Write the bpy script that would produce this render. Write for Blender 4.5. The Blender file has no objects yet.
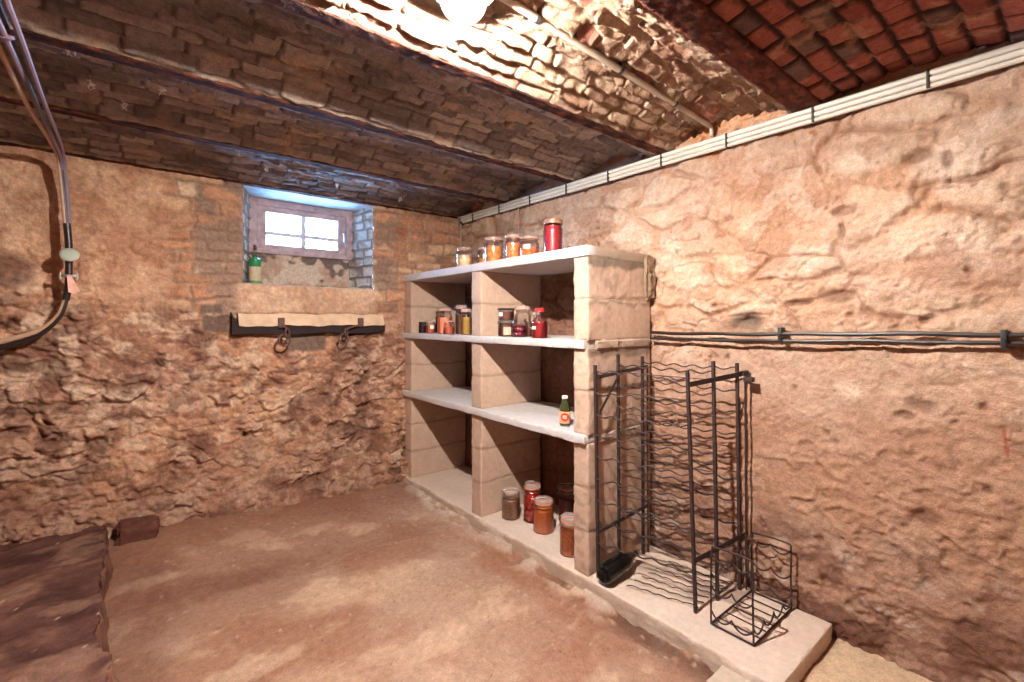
import bpy, bmesh, math, random
import numpy as np
from mathutils import Vector, Matrix

random.seed(7)
PI = math.pi
S = bpy.context.scene
COL = S.collection

# ------------------------------------------------------------------ numbers
XR = 2.255        # right wall plane
YB = 3.50         # window wall plane
XL, YF = -1.75, -1.75   # walls out of view
CAM = (0.0, 0.0, 1.35)
BEAM_Y = (0.06, 0.738, 1.4265, 2.104, 2.78, 3.478)
BEAM_Z = 2.25     # underside of the beams
SPRING = 2.264    # where the vaults start
RISE = 0.082
SLAB_Z = 0.10     # top of the concrete plinth

def lin(c):
    c = np.asarray(c, dtype=float) / 255.0
    return np.where(c <= 0.04045, c / 12.92, ((c + 0.055) / 1.055) ** 2.4)

def L4(r, g, b):
    v = lin((r, g, b))
    return (float(v[0]), float(v[1]), float(v[2]), 1.0)

# ------------------------------------------------------------------ noise
def _h(ix, iy, iz, seed):
    ix = np.asarray(ix).astype(np.int64).astype(np.uint32)
    iy = np.asarray(iy).astype(np.int64).astype(np.uint32)
    iz = np.asarray(iz).astype(np.int64).astype(np.uint32)
    with np.errstate(over='ignore'):
        n = ix * np.uint32(374761393) + iy * np.uint32(668265263) + iz * np.uint32(2147483647) + np.uint32((seed * 974711 + 12345) & 0xffffffff)
        n = (n ^ (n >> np.uint32(13))) * np.uint32(1274126177)
        n = (n ^ (n >> np.uint32(15))) * np.uint32(2246822519)
        n = n ^ (n >> np.uint32(16))
    return n.astype(np.float64) / 4294967295.0

def hash2(i, j, seed): return _h(i, j, np.zeros_like(np.asarray(i)), seed)

def vn(x, y, seed=0):
    xi = np.floor(x); yi = np.floor(y)
    fx = x - xi; fy = y - yi
    fx = fx * fx * (3 - 2 * fx); fy = fy * fy * (3 - 2 * fy)
    a = hash2(xi, yi, seed); b = hash2(xi + 1, yi, seed)
    c = hash2(xi, yi + 1, seed); d = hash2(xi + 1, yi + 1, seed)
    return (a * (1 - fx) + b * fx) * (1 - fy) + (c * (1 - fx) + d * fx) * fy

def fbm(x, y, seed=0, octs=4, gain=0.5):
    t = np.zeros_like(x, dtype=float); amp = 1.0; tot = 0.0; f = 1.0
    for o in range(octs):
        t += amp * vn(x * f + 17.3 * o, y * f - 9.1 * o, seed + o * 13)
        tot += amp; amp *= gain; f *= 2.03
    return t / tot

def ridge(x, y, seed=0, octs=3):
    return 1 - np.abs(2 * fbm(x, y, seed, octs) - 1)

def vn3(x, y, z, seed=0):
    xi = np.floor(x); yi = np.floor(y); zi = np.floor(z)
    fx = x - xi; fy = y - yi; fz = z - zi
    fx = fx * fx * (3 - 2 * fx); fy = fy * fy * (3 - 2 * fy); fz = fz * fz * (3 - 2 * fz)
    r = 0
    for dx in (0, 1):
        for dy in (0, 1):
            for dz in (0, 1):
                w = (fx if dx else 1 - fx) * (fy if dy else 1 - fy) * (fz if dz else 1 - fz)
                r = r + w * _h(xi + dx, yi + dy, zi + dz, seed)
    return r

def sm(a, b, x):
    t = np.clip((x - a) / (b - a), 0, 1)
    return t * t * (3 - 2 * t)

def worley(x, y, seed=0, jit=0.9):
    """distance to the nearest cell border (F2-F1), cell id, offset from the cell point"""
    xi = np.floor(x); yi = np.floor(y)
    f1 = np.full(x.shape, 9.0); f2 = np.full(x.shape, 9.0)
    idx = np.zeros(x.shape); ox = np.zeros(x.shape); oy = np.zeros(x.shape)
    for dx in (-1, 0, 1):
        for dy in (-1, 0, 1):
            cx = xi + dx; cy = yi + dy
            px = cx + 0.5 + jit * (hash2(cx, cy, seed) - 0.5)
            py = cy + 0.5 + jit * (hash2(cx, cy, seed + 1) - 0.5)
            d = np.hypot(x - px, y - py)
            near = d < f1
            f2 = np.where(near, f1, np.minimum(f2, d))
            idx = np.where(near, hash2(cx, cy, seed + 2), idx)
            ox = np.where(near, x - px, ox); oy = np.where(near, y - py, oy)
            f1 = np.where(near, d, f1)
    return f2 - f1, idx, f1, ox, oy

def courses(u, v, ch, sw, seed=0, vary=0.35, jit=0.5):
    """irregular courses: distance to the joint in metres, stone id, row id, local u/v in -1..1"""
    n = int(np.ceil((v.max() - v.min()) / ch)) + 6
    rng = np.random.RandomState(seed)
    hs = ch * (1 + vary * (2 * rng.rand(n + 4) - 1))
    edges = v.min() - ch * 0.7 + np.concatenate([[0], np.cumsum(hs)])
    row = np.clip(np.searchsorted(edges, v) - 1, 0, len(edges) - 2)
    lo = edges[row]; hi = edges[row + 1]
    dv = np.minimum(v - lo, hi - v)
    lv = (v - lo) / (hi - lo) * 2 - 1
    t = u / sw + hash2(row, row * 0 + 3, seed) * 13.0
    k = np.floor(t)
    def border(kk): return kk + jit * (hash2(kk, row, seed + 5) - 0.5)
    b0 = border(k); less = t < b0
    k = np.where(less, k - 1, k)
    b0 = border(k); b1 = border(k + 1)
    over = t >= b1
    k = np.where(over, k + 1, k)
    b0 = border(k); b1 = border(k + 1)
    du = np.minimum(t - b0, b1 - t) * sw
    lu = (t - b0) / np.maximum(b1 - b0, 1e-3) * 2 - 1
    return np.minimum(du, dv), hash2(k, row, seed + 9), row, lu, lv

def mixc(a, b, t):
    return a * (1 - t[..., None]) + b * t[..., None]

def colf(shape, rgb):
    return np.broadcast_to(lin(rgb), shape + (3,)).copy()

# ------------------------------------------------------------------ materials
def new_mat(name):
    m = bpy.data.materials.new(name); m.use_nodes = True
    nt = m.node_tree
    b = nt.nodes['Principled BSDF']
    return m, nt, b

def pm(name, rgb, rough=0.5, metal=0.0, noise=0.0, nscale=30.0, bump=0.0, bscale=60.0, spec=0.5, coat=0.0):
    m, nt, b = new_mat(name)
    b.inputs['Roughness'].default_value = rough
    b.inputs['Metallic'].default_value = metal
    b.inputs['Specular IOR Level'].default_value = spec
    b.inputs['Coat Weight'].default_value = coat
    c = L4(*rgb)
    b.inputs['Base Color'].default_value = c
    if noise > 0:
        tc = nt.nodes.new('ShaderNodeTexCoord')
        n = nt.nodes.new('ShaderNodeTexNoise'); n.inputs['Scale'].default_value = nscale; n.inputs['Detail'].default_value = 5
        r = nt.nodes.new('ShaderNodeValToRGB')
        r.color_ramp.elements[0].position = 0.3; r.color_ramp.elements[1].position = 0.7
        r.color_ramp.elements[0].color = tuple(x * (1 - noise) for x in c[:3]) + (1,)
        r.color_ramp.elements[1].color = tuple(min(1, x * (1 + noise)) for x in c[:3]) + (1,)
        nt.links.new(tc.outputs['Object'], n.inputs['Vector'])
        nt.links.new(n.outputs['Fac'], r.inputs['Fac'])
        nt.links.new(r.outputs['Color'], b.inputs['Base Color'])
    if bump > 0:
        tc = nt.nodes.new('ShaderNodeTexCoord')
        n = nt.nodes.new('ShaderNodeTexNoise'); n.inputs['Scale'].default_value = bscale; n.inputs['Detail'].default_value = 6
        bp = nt.nodes.new('ShaderNodeBump'); bp.inputs['Strength'].default_value = bump; bp.inputs['Distance'].default_value = 0.01
        nt.links.new(tc.outputs['Object'], n.inputs['Vector'])
        nt.links.new(n.outputs['Fac'], bp.inputs['Height'])
        nt.links.new(bp.outputs['Normal'], b.inputs['Normal'])
    return m

def masonry_mat(name, grain=0.22, bump=0.5, bscale=70.0, rough=0.95, grit=0.22):
    """colour of each stone comes with the mesh; fine grain, speckle and roughness are procedural"""
    m, nt, b = new_mat(name)
    N = nt.nodes
    b.inputs['Roughness'].default_value = rough
    b.inputs['Specular IOR Level'].default_value = 0.15
    at = N.new('ShaderNodeAttribute'); at.attribute_name = 'stone_colour'
    tc = N.new('ShaderNodeTexCoord')
    n1 = N.new('ShaderNodeTexNoise'); n1.inputs['Scale'].default_value = 38; n1.inputs['Detail'].default_value = 8; n1.inputs['Roughness'].default_value = 0.7
    mr = N.new('ShaderNodeMapRange'); mr.inputs['From Min'].default_value = 0.25; mr.inputs['From Max'].default_value = 0.75
    mr.inputs['To Min'].default_value = 0.82 * (1 - grain); mr.inputs['To Max'].default_value = 0.82 * (1 + grain)
    mul = N.new('ShaderNodeVectorMath'); mul.operation = 'SCALE'
    n3 = N.new('ShaderNodeTexNoise'); n3.inputs['Scale'].default_value = 170; n3.inputs['Detail'].default_value = 4; n3.inputs['Roughness'].default_value = 0.7
    mr3 = N.new('ShaderNodeMapRange'); mr3.inputs['From Min'].default_value = 0.3; mr3.inputs['From Max'].default_value = 0.7
    mr3.inputs['To Min'].default_value = 1 - grit; mr3.inputs['To Max'].default_value = 1 + grit
    mm = N.new('ShaderNodeMath'); mm.operation = 'MULTIPLY'
    n2 = N.new('ShaderNodeTexNoise'); n2.inputs['Scale'].default_value = bscale; n2.inputs['Detail'].default_value = 9; n2.inputs['Roughness'].default_value = 0.65
    bp = N.new('ShaderNodeBump'); bp.inputs['Strength'].default_value = bump; bp.inputs['Distance'].default_value = 0.012
    for n in (n1, n2, n3): nt.links.new(tc.outputs['Object'], n.inputs['Vector'])
    nt.links.new(n1.outputs['Fac'], mr.inputs['Value'])
    nt.links.new(at.outputs['Color'], mul.inputs[0]); nt.links.new(n3.outputs['Fac'], mr3.inputs['Value'])
    nt.links.new(mr.outputs['Result'], mm.inputs[0]); nt.links.new(mr3.outputs['Result'], mm.inputs[1]); nt.links.new(mm.outputs[0], mul.inputs['Scale'])
    nt.links.new(mul.outputs['Vector'], b.inputs['Base Color'])
    nt.links.new(n2.outputs['Fac'], bp.inputs['Height'])
    nt.links.new(bp.outputs['Normal'], b.inputs['Normal'])
    return m

def glass_mat(name, tint, gloss=0.10, alpha=0.9):
    """thin clear glass: mostly see-through with a sharp reflection"""
    m = bpy.data.materials.new(name); m.use_nodes = True
    nt = m.node_tree; N = nt.nodes
    N.remove(N['Principled BSDF'])
    out = N['Material Output']
    tr = N.new('ShaderNodeBsdfTransparent'); tr.inputs['Color'].default_value = tint
    gl = N.new('ShaderNodeBsdfGlossy'); gl.inputs['Roughness'].default_value = 0.06
    fr = N.new('ShaderNodeFresnel'); fr.inputs['IOR'].default_value = 1.5
    ad = N.new('ShaderNodeMath'); ad.operation = 'MULTIPLY_ADD'; ad.inputs[1].default_value = 0.75; ad.inputs[2].default_value = gloss
    ad.use_clamp = True
    mx = N.new('ShaderNodeMixShader')
    nt.links.new(fr.outputs['Fac'], ad.inputs[0])
    nt.links.new(ad.outputs['Value'], mx.inputs['Fac'])
    nt.links.new(tr.outputs['BSDF'], mx.inputs[1]); nt.links.new(gl.outputs['BSDF'], mx.inputs[2])
    nt.links.new(mx.outputs['Shader'], out.inputs['Surface'])
    return m

def emit_mat(name, rgb, strength):
    m, nt, b = new_mat(name)
    b.inputs['Base Color'].default_value = (0.9, 0.9, 0.9, 1)
    b.inputs['Emission Color'].default_value = rgb
    b.inputs['Emission Strength'].default_value = strength
    return m

M_STONE = masonry_mat('rubble_stone', 0.24, 0.75, 60)
M_RUBBLE = masonry_mat('red_rubble', 0.35, 0.8, 55)
M_BRICK = masonry_mat('vault_brick', 0.28, 0.6, 70)
M_EARTH = masonry_mat('trodden_earth', 0.22, 0.5, 80)
M_CONC = masonry_mat('cast_concrete', 0.12, 0.35, 120, 0.9, 0.08)
M_RUST = pm('rusty_steel', (78, 42, 34), 0.85, 0.15, 0.5, 60, 0.8, 90)
M_RACK = pm('dark_rusty_rod', (58, 42, 40), 0.65, 0.3, 0.35, 90, 0.2, 150)
M_PIPE = pm('grey_plastic_pipe', (205, 196, 182), 0.45, 0, 0.08, 12)
M_PIPE2 = pm('dusty_grey_pipe', (176, 160, 142), 0.6, 0, 0.15, 12)
M_BLACK = pm('black_clip', (28, 24, 24), 0.5)
M_CABLE = pm('black_cable', (34, 26, 25), 0.4, 0, 0.2, 30)
M_CABLE_LILAC = pm('grey_lilac_cable', (124, 104, 116), 0.5, 0, 0.12, 25)
M_CABLE_TAN = pm('tan_cable', (188, 150, 122), 0.5, 0, 0.12, 25)
M_TAPE = pm('dark_tape', (40, 24, 26), 0.35)
M_WOOD_PALE = pm('pale_old_board', (206, 172, 142), 0.8, 0, 0.18, 14, 0.3, 40)
M_WOOD_SHADE = pm('dark_timber_shade', (40, 26, 24), 0.85, 0, 0.3, 14, 0.4, 40)
M_FRAME = pm('weathered_painted_wood', (176, 150, 150), 0.8, 0, 0.25, 22, 0.4, 50)
M_SASH = pm('white_painted_wood', (196, 190, 196), 0.6, 0, 0.1, 20)
M_LINTEL = pm('whitewashed_lintel', (190, 190, 188), 0.9, 0, 0.15, 12, 0.4, 40)
M_IRON = pm('wrought_iron', (98, 68, 60), 0.75, 0.1, 0.3, 60)
M_GLASS = glass_mat('clear_jar_glass', (0.97, 0.97, 0.97, 1), 0.05)
def lid_glass():
    m, nt, b = new_mat('jar_lid_glass'); N = nt.nodes
    b.inputs['Base Color'].default_value = L4(216, 190, 178); b.inputs['Roughness'].default_value = 0.15
    tr = N.new('ShaderNodeBsdfTransparent'); mx = N.new('ShaderNodeMixShader'); mx.inputs['Fac'].default_value = 0.38
    nt.links.new(tr.outputs[0], mx.inputs[1]); nt.links.new(b.outputs[0], mx.inputs[2])
    nt.links.new(mx.outputs[0], N['Material Output'].inputs['Surface'])
    return m
M_GLASS_LID = lid_glass()
M_PANE = glass_mat('dusty_window_glass', (0.93, 0.97, 1.0, 1), 0.02)
M_WIRE = pm('steel_wire', (170, 165, 160), 0.3, 1.0)
M_RUBBER = pm('orange_rubber', (205, 120, 80), 0.6)
M_PAPER = pm('paper_label', (232, 222, 205), 0.8)
M_LAMP = emit_mat('bulb_glow', (1.0, 0.94, 0.87, 1), 42000.0)
def globe_mat():
    m = bpy.data.materials.new('graded_globe_glass'); m.use_nodes = True
    nt = m.node_tree; N = nt.nodes; N.remove(N['Principled BSDF'])
    tr = N.new('ShaderNodeBsdfTransparent'); em = N.new('ShaderNodeEmission')
    em.inputs['Color'].default_value = (1, .94, .87, 1); em.inputs['Strength'].default_value = 8
    mx = N.new('ShaderNodeMixShader'); mx.inputs['Fac'].default_value = 0.3
    sp = N.new('ShaderNodeSeparateXYZ'); mr = N.new('ShaderNodeMapRange')
    tc = N.new('ShaderNodeTexCoord')        # added dimming towards the top of the globe, to keep light off the vault
    mr.inputs['From Min'].default_value = -0.115; mr.inputs['From Max'].default_value = -0.080
    mr.inputs['To Min'].default_value = 1.0; mr.inputs['To Max'].default_value = 0.09
    nt.links.new(tc.outputs['Object'], sp.inputs[0]); nt.links.new(sp.outputs['Z'], mr.inputs['Value'])
    nt.links.new(mr.outputs['Result'], tr.inputs['Color'])
    nt.links.new(tr.outputs[0], mx.inputs[1]); nt.links.new(em.outputs[0], mx.inputs[2])
    nt.links.new(mx.outputs[0], N['Material Output'].inputs['Surface'])
    return m
M_GLOBE = globe_mat()
M_LAMP_SHIELD = pm('grey_lamp_shield', (190, 184, 176), 0.6)
M_COBWEB = pm('cobweb_tuft', (225, 215, 205), 0.9)

# ------------------------------------------------------------------ objects
def tag(o, label=None, cat=None, group=None, kind=None):
    if label: o['label'] = label
    if cat: o['category'] = cat
    if group: o['group'] = group
    if kind: o['kind'] = kind
    return o

def empty(name, loc=(0, 0, 0), rz=0.0):
    o = bpy.data.objects.new(name, None); COL.objects.link(o)
    o.location = loc; o.rotation_euler = (0, 0, rz); o.empty_display_size = 0.1
    return o

def link(name, me, mat, parent=None, kind=None, smooth=True, sharp=0):
    if mat is not None: me.materials.append(mat)
    if smooth:
        me.polygons.foreach_set('use_smooth', [True] * len(me.polygons))
        if sharp: me.set_sharp_from_angle(angle=math.radians(sharp))
    o = bpy.data.objects.new(name, me); COL.objects.link(o)
    if parent: o.parent = parent
    if kind: o['kind'] = kind
    return o

def bm_obj(name, bm, mat, parent=None, kind=None, smooth=True):
    bmesh.ops.recalc_face_normals(bm, faces=bm.faces[:])
    me = bpy.data.meshes.new(name); bm.to_mesh(me); bm.free()
    return link(name, me, mat, parent, kind, smooth, 42)

def arr_mesh(name, co, faces, col=None):
    me = bpy.data.meshes.new(name)
    co = np.ascontiguousarray(co, dtype=np.float32); faces = np.ascontiguousarray(faces, dtype=np.int32)
    me.vertices.add(len(co)); me.vertices.foreach_set('co', co.ravel())
    me.loops.add(faces.size); me.loops.foreach_set('vertex_index', faces.ravel())
    me.polygons.add(len(faces))
    me.polygons.foreach_set('loop_start', np.arange(0, faces.size, 4, dtype=np.int32))
    me.polygons.foreach_set('loop_total', np.full(len(faces), 4, dtype=np.int32))
    me.update(calc_edges=True)
    if col is not None:
        a = me.attributes.new('stone_colour', 'FLOAT_COLOR', 'POINT')
        c4 = np.ones((len(co), 4), dtype=np.float32); c4[:, :3] = np.clip(col, 0, 1)
        a.data.foreach_set('color', c4.ravel())
    me.validate()
    return me

def grid_obj(name, P, col, mat, keep=None, flip=False, parent=None, kind='structure'):
    """P (n,m,3) points, col (n,m,3) albedo, keep (n-1,m-1) faces to keep"""
    n, m = P.shape[:2]
    I = np.arange(n * m).reshape(n, m)
    f = np.stack([I[:-1, :-1], I[1:, :-1], I[1:, 1:], I[:-1, 1:]], -1)
    if flip: f = f[..., ::-1]
    f = f[keep] if keep is not None else f.reshape(-1, 4)
    me = arr_mesh(name, P.reshape(-1, 3), f, col.reshape(-1, 3))
    return link(name, me, mat, parent, kind)

def add_tube(bm, pts, r, n=8, closed=False, caps=True):
    pts = [Vector(p) for p in pts]
    rs = r if isinstance(r, (list, tuple)) else [r] * len(pts)
    N = len(pts); rings = []
    t0 = (pts[1] - pts[0]).normalized()
    ref = Vector((0, 0, 1)) if abs(t0.z) < 0.9 else Vector((1, 0, 0))
    nrm = t0.cross(ref).normalized()
    for i in range(N):
        if closed: t = (pts[(i + 1) % N] - pts[i - 1]).normalized()
        elif i == 0: t = (pts[1] - pts[0]).normalized()
        elif i == N - 1: t = (pts[-1] - pts[-2]).normalized()
        else: t = ((pts[i + 1] - pts[i]).normalized() + (pts[i] - pts[i - 1]).normalized()).normalized()
        nrm = (nrm - t * nrm.dot(t)).normalized()
        b = t.cross(nrm)
        rings.append([bm.verts.new(pts[i] + (nrm * math.cos(a) + b * math.sin(a)) * rs[i]) for a in [2 * PI * k / n for k in range(n)]])
    for i in range(N if closed else N - 1):
        a = rings[i]; c = rings[(i + 1) % N]
        for k in range(n):
            bm.faces.new((a[k], a[(k + 1) % n], c[(k + 1) % n], c[k]))
    if caps and not closed:
        bm.faces.new(rings[0][::-1]); bm.faces.new(rings[-1])
    return bm

def tube(name, pts, r, mat, parent=None, n=8, closed=False):
    bm = bmesh.new(); add_tube(bm, pts, r, n, closed)
    return bm_obj(name, bm, mat, parent)

def curve_pts(pts, sub=8):
    """Catmull-Rom through points"""
    P = [Vector(p) for p in pts]; out = []
    for i in range(len(P) - 1):
        p0 = P[max(i - 1, 0)]; p1 = P[i]; p2 = P[i + 1]; p3 = P[min(i + 2, len(P) - 1)]
        for s in range(sub):
            t = s / sub
            out.append(0.5 * ((2 * p1) + (p2 - p0) * t + (2 * p0 - 5 * p1 + 4 * p2 - p3) * t * t + (3 * p1 - p0 - 3 * p2 + p3) * t ** 3))
    out.append(P[-1])
    return out

def add_box(bm, x0, x1, y0, y1, z0, z1, bev=0.0):
    vs = [bm.verts.new((x, y, z)) for x in (x0, x1) for y in (y0, y1) for z in (z0, z1)]
    fs = [bm.faces.new([vs[i] for i in q]) for q in ((0, 1, 3, 2), (4, 6, 7, 5), (0, 4, 5, 1), (2, 3, 7, 6), (0, 2, 6, 4), (1, 5, 7, 3))]
    if bev > 0:
        es = list({e for f in fs for e in f.edges})
        bmesh.ops.bevel(bm, geom=es, offset=bev, segments=2, profile=0.6, affect='EDGES')
    return bm

def box(name, x0, x1, y0, y1, z0, z1, mat, parent=None, bev=0.003, kind=None):
    bm = bmesh.new(); add_box(bm, x0, x1, y0, y1, z0, z1, bev)
    return bm_obj(name, bm, mat, parent, kind, smooth=False)

def bar_between(bm, a, b, w, t, up=(0, 0, 1)):
    """flat bar from a to b, w tall, t thick"""
    a = Vector(a); b = Vector(b); d = (b - a).normalized()
    side = d.cross(Vector(up)).normalized(); u = side.cross(d).normalized()
    vs = [bm.verts.new(p + side * (sx * t / 2) + u * (sz * w / 2)) for p in (a, b) for sx in (-1, 1) for sz in (-1, 1)]
    for q in ((0, 1, 3, 2), (4, 6, 7, 5), (0, 4, 5, 1), (2, 3, 7, 6), (0, 2, 6, 4), (1, 5, 7, 3)):
        bm.faces.new([vs[i] for i in q])

def add_lathe(bm, prof, segs=28, center=(0, 0, 0), closed_ends=True, ripple=None):
    cx, cy, cz = center; rings = []
    for (r, z) in prof:
        if r < 1e-5: rings.append([bm.verts.new((cx, cy, cz + z))])
        else:
            ring = []
            for k in range(segs):
                a = 2 * PI * k / segs
                rr = r + (ripple(a, z) if ripple else 0)
                ring.append(bm.verts.new((cx + rr * math.cos(a), cy + rr * math.sin(a), cz + z)))
            rings.append(ring)
    for a, b in zip(rings[:-1], rings[1:]):
        for k in range(segs):
            k2 = (k + 1) % segs
            if len(a) == 1 and len(b) == 1: continue
            if len(a) == 1: bm.faces.new((a[0], b[k], b[k2]))
            elif len(b) == 1: bm.faces.new((a[k], a[k2], b[0]))
            else: bm.faces.new((a[k], a[k2], b[k2], b[k]))
    return bm

def lathe(name, prof, mat, parent=None, segs=28, center=(0, 0, 0), ripple=None):
    bm = bmesh.new(); add_lathe(bm, prof, segs, center, ripple=ripple)
    return bm_obj(name, bm, mat, parent)

def rough_box(name, x0, x1, y0, y1, z0, z1, colfn, mat, parent=None, res=0.012, amp=0.002, joints=(), kind=None, seed=3, round_e=0.004, nscale=18.0):
    """a cast or laid concrete piece: gridded faces, worn edges, uneven skin, mortar joints at given heights"""
    def ls(a, b): return np.linspace(a, b, max(2, int(round(abs(b - a) / res)) + 1))
    X, Y, Z = ls(x0, x1), ls(y0, y1), ls(z0, z1)
    lo = np.array((x0, y0, z0)); hi = np.array((x1, y1, z1))
    allP, allF, base = [], [], 0
    for ax in range(3):
        A = [X, Y, Z]; u, v = [A[i] for i in range(3) if i != ax]
        U, V = np.meshgrid(u, v, indexing='ij')
        for side in (0, 1):
            P = np.zeros(U.shape + (3,))
            ids = [i for i in range(3) if i != ax]
            P[..., ids[0]] = U; P[..., ids[1]] = V; P[..., ax] = (lo if side == 0 else hi)[ax]
            I = np.arange(U.size).reshape(U.shape) + base
            f = np.stack([I[:-1, :-1], I[1:, :-1], I[1:, 1:], I[:-1, 1:]], -1).reshape(-1, 4)
            flip = (side == 0) != (ax == 1)
            if flip: f = f[:, ::-1]
            allP.append(P.reshape(-1, 3)); allF.append(f); base += U.size
    P = np.concatenate(allP); F = np.concatenate(allF)
    key = np.round(P, 5)
    uq, inv = np.unique(key, axis=0, return_inverse=True)
    P = uq; F = inv.reshape(-1)[F]
    nrm = (np.abs(P - hi) < 1e-4).astype(float) - (np.abs(P - lo) < 1e-4).astype(float)
    cnt = np.abs(nrm).sum(1)
    nn = nrm / np.maximum(np.linalg.norm(nrm, axis=1, keepdims=True), 1)
    d = amp * (2 * vn3(P[:, 0] * nscale, P[:, 1] * nscale, P[:, 2] * nscale, seed) - 1) + amp * 0.7 * (2 * vn3(P[:, 0] * nscale * 3, P[:, 1] * nscale * 3, P[:, 2] * nscale * 3, seed + 4) - 1)
    pit = vn3(P[:, 0] * 55, P[:, 1] * 55, P[:, 2] * 55, seed + 8)
    d -= amp * 1.6 * (pit > 0.86)
    edge = (cnt >= 2)
    d = np.where(edge, d - round_e * (0.5 + 0.8 * vn3(P[:, 0] * 30, P[:, 1] * 30, P[:, 2] * 30, seed + 2)), d)
    jm = np.zeros(len(P))
    for jz in joints:
        wob = jz + 0.006 * (2 * vn(P[:, 0] * 9 + P[:, 1] * 9, P[:, 2] * 0, seed + 6) - 1)
        jm = np.maximum(jm, 1 - sm(0.004, 0.010, np.abs(P[:, 2] - wob)))
    side_only = (np.abs(nrm[:, 2]) < 0.5)
    jm = jm * side_only
    d = d - 0.004 * jm + 0.003 * jm * (vn3(P[:, 0] * 25, P[:, 1] * 25, P[:, 2] * 40, seed + 7) > 0.6)
    col = colfn(P, nrm, jm)
    me = arr_mesh(name, P + nn * d[:, None], F, col)
    return link(name, me, mat, parent, kind, True, 38)

# ------------------------------------------------------------------ camera
cam_d = bpy.data.cameras.new('camera'); cam = bpy.data.objects.new('camera', cam_d); COL.objects.link(cam)
cam.location = CAM
cam.rotation_euler = (PI / 2, 0, -math.radians(39.3))
cam_d.sensor_width = 36; cam_d.lens = 466 / 1024 * 36; cam_d.shift_y = -20 / 1024
cam_d.clip_start = 0.02
S.camera = cam

# ------------------------------------------------------------------ right wall
def mask_blob(u, v, cu, cv, ru, rv, seed, soft=0.35, wob=0.9):
    d = np.hypot((u - cu) / ru, (v - cv) / rv) + wob * (fbm((u + 3) * 9, (v + 5) * 9, seed, 4) - 0.5)
    return 1 - sm(1 - soft, 1 + soft * 0.4, d)

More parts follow.
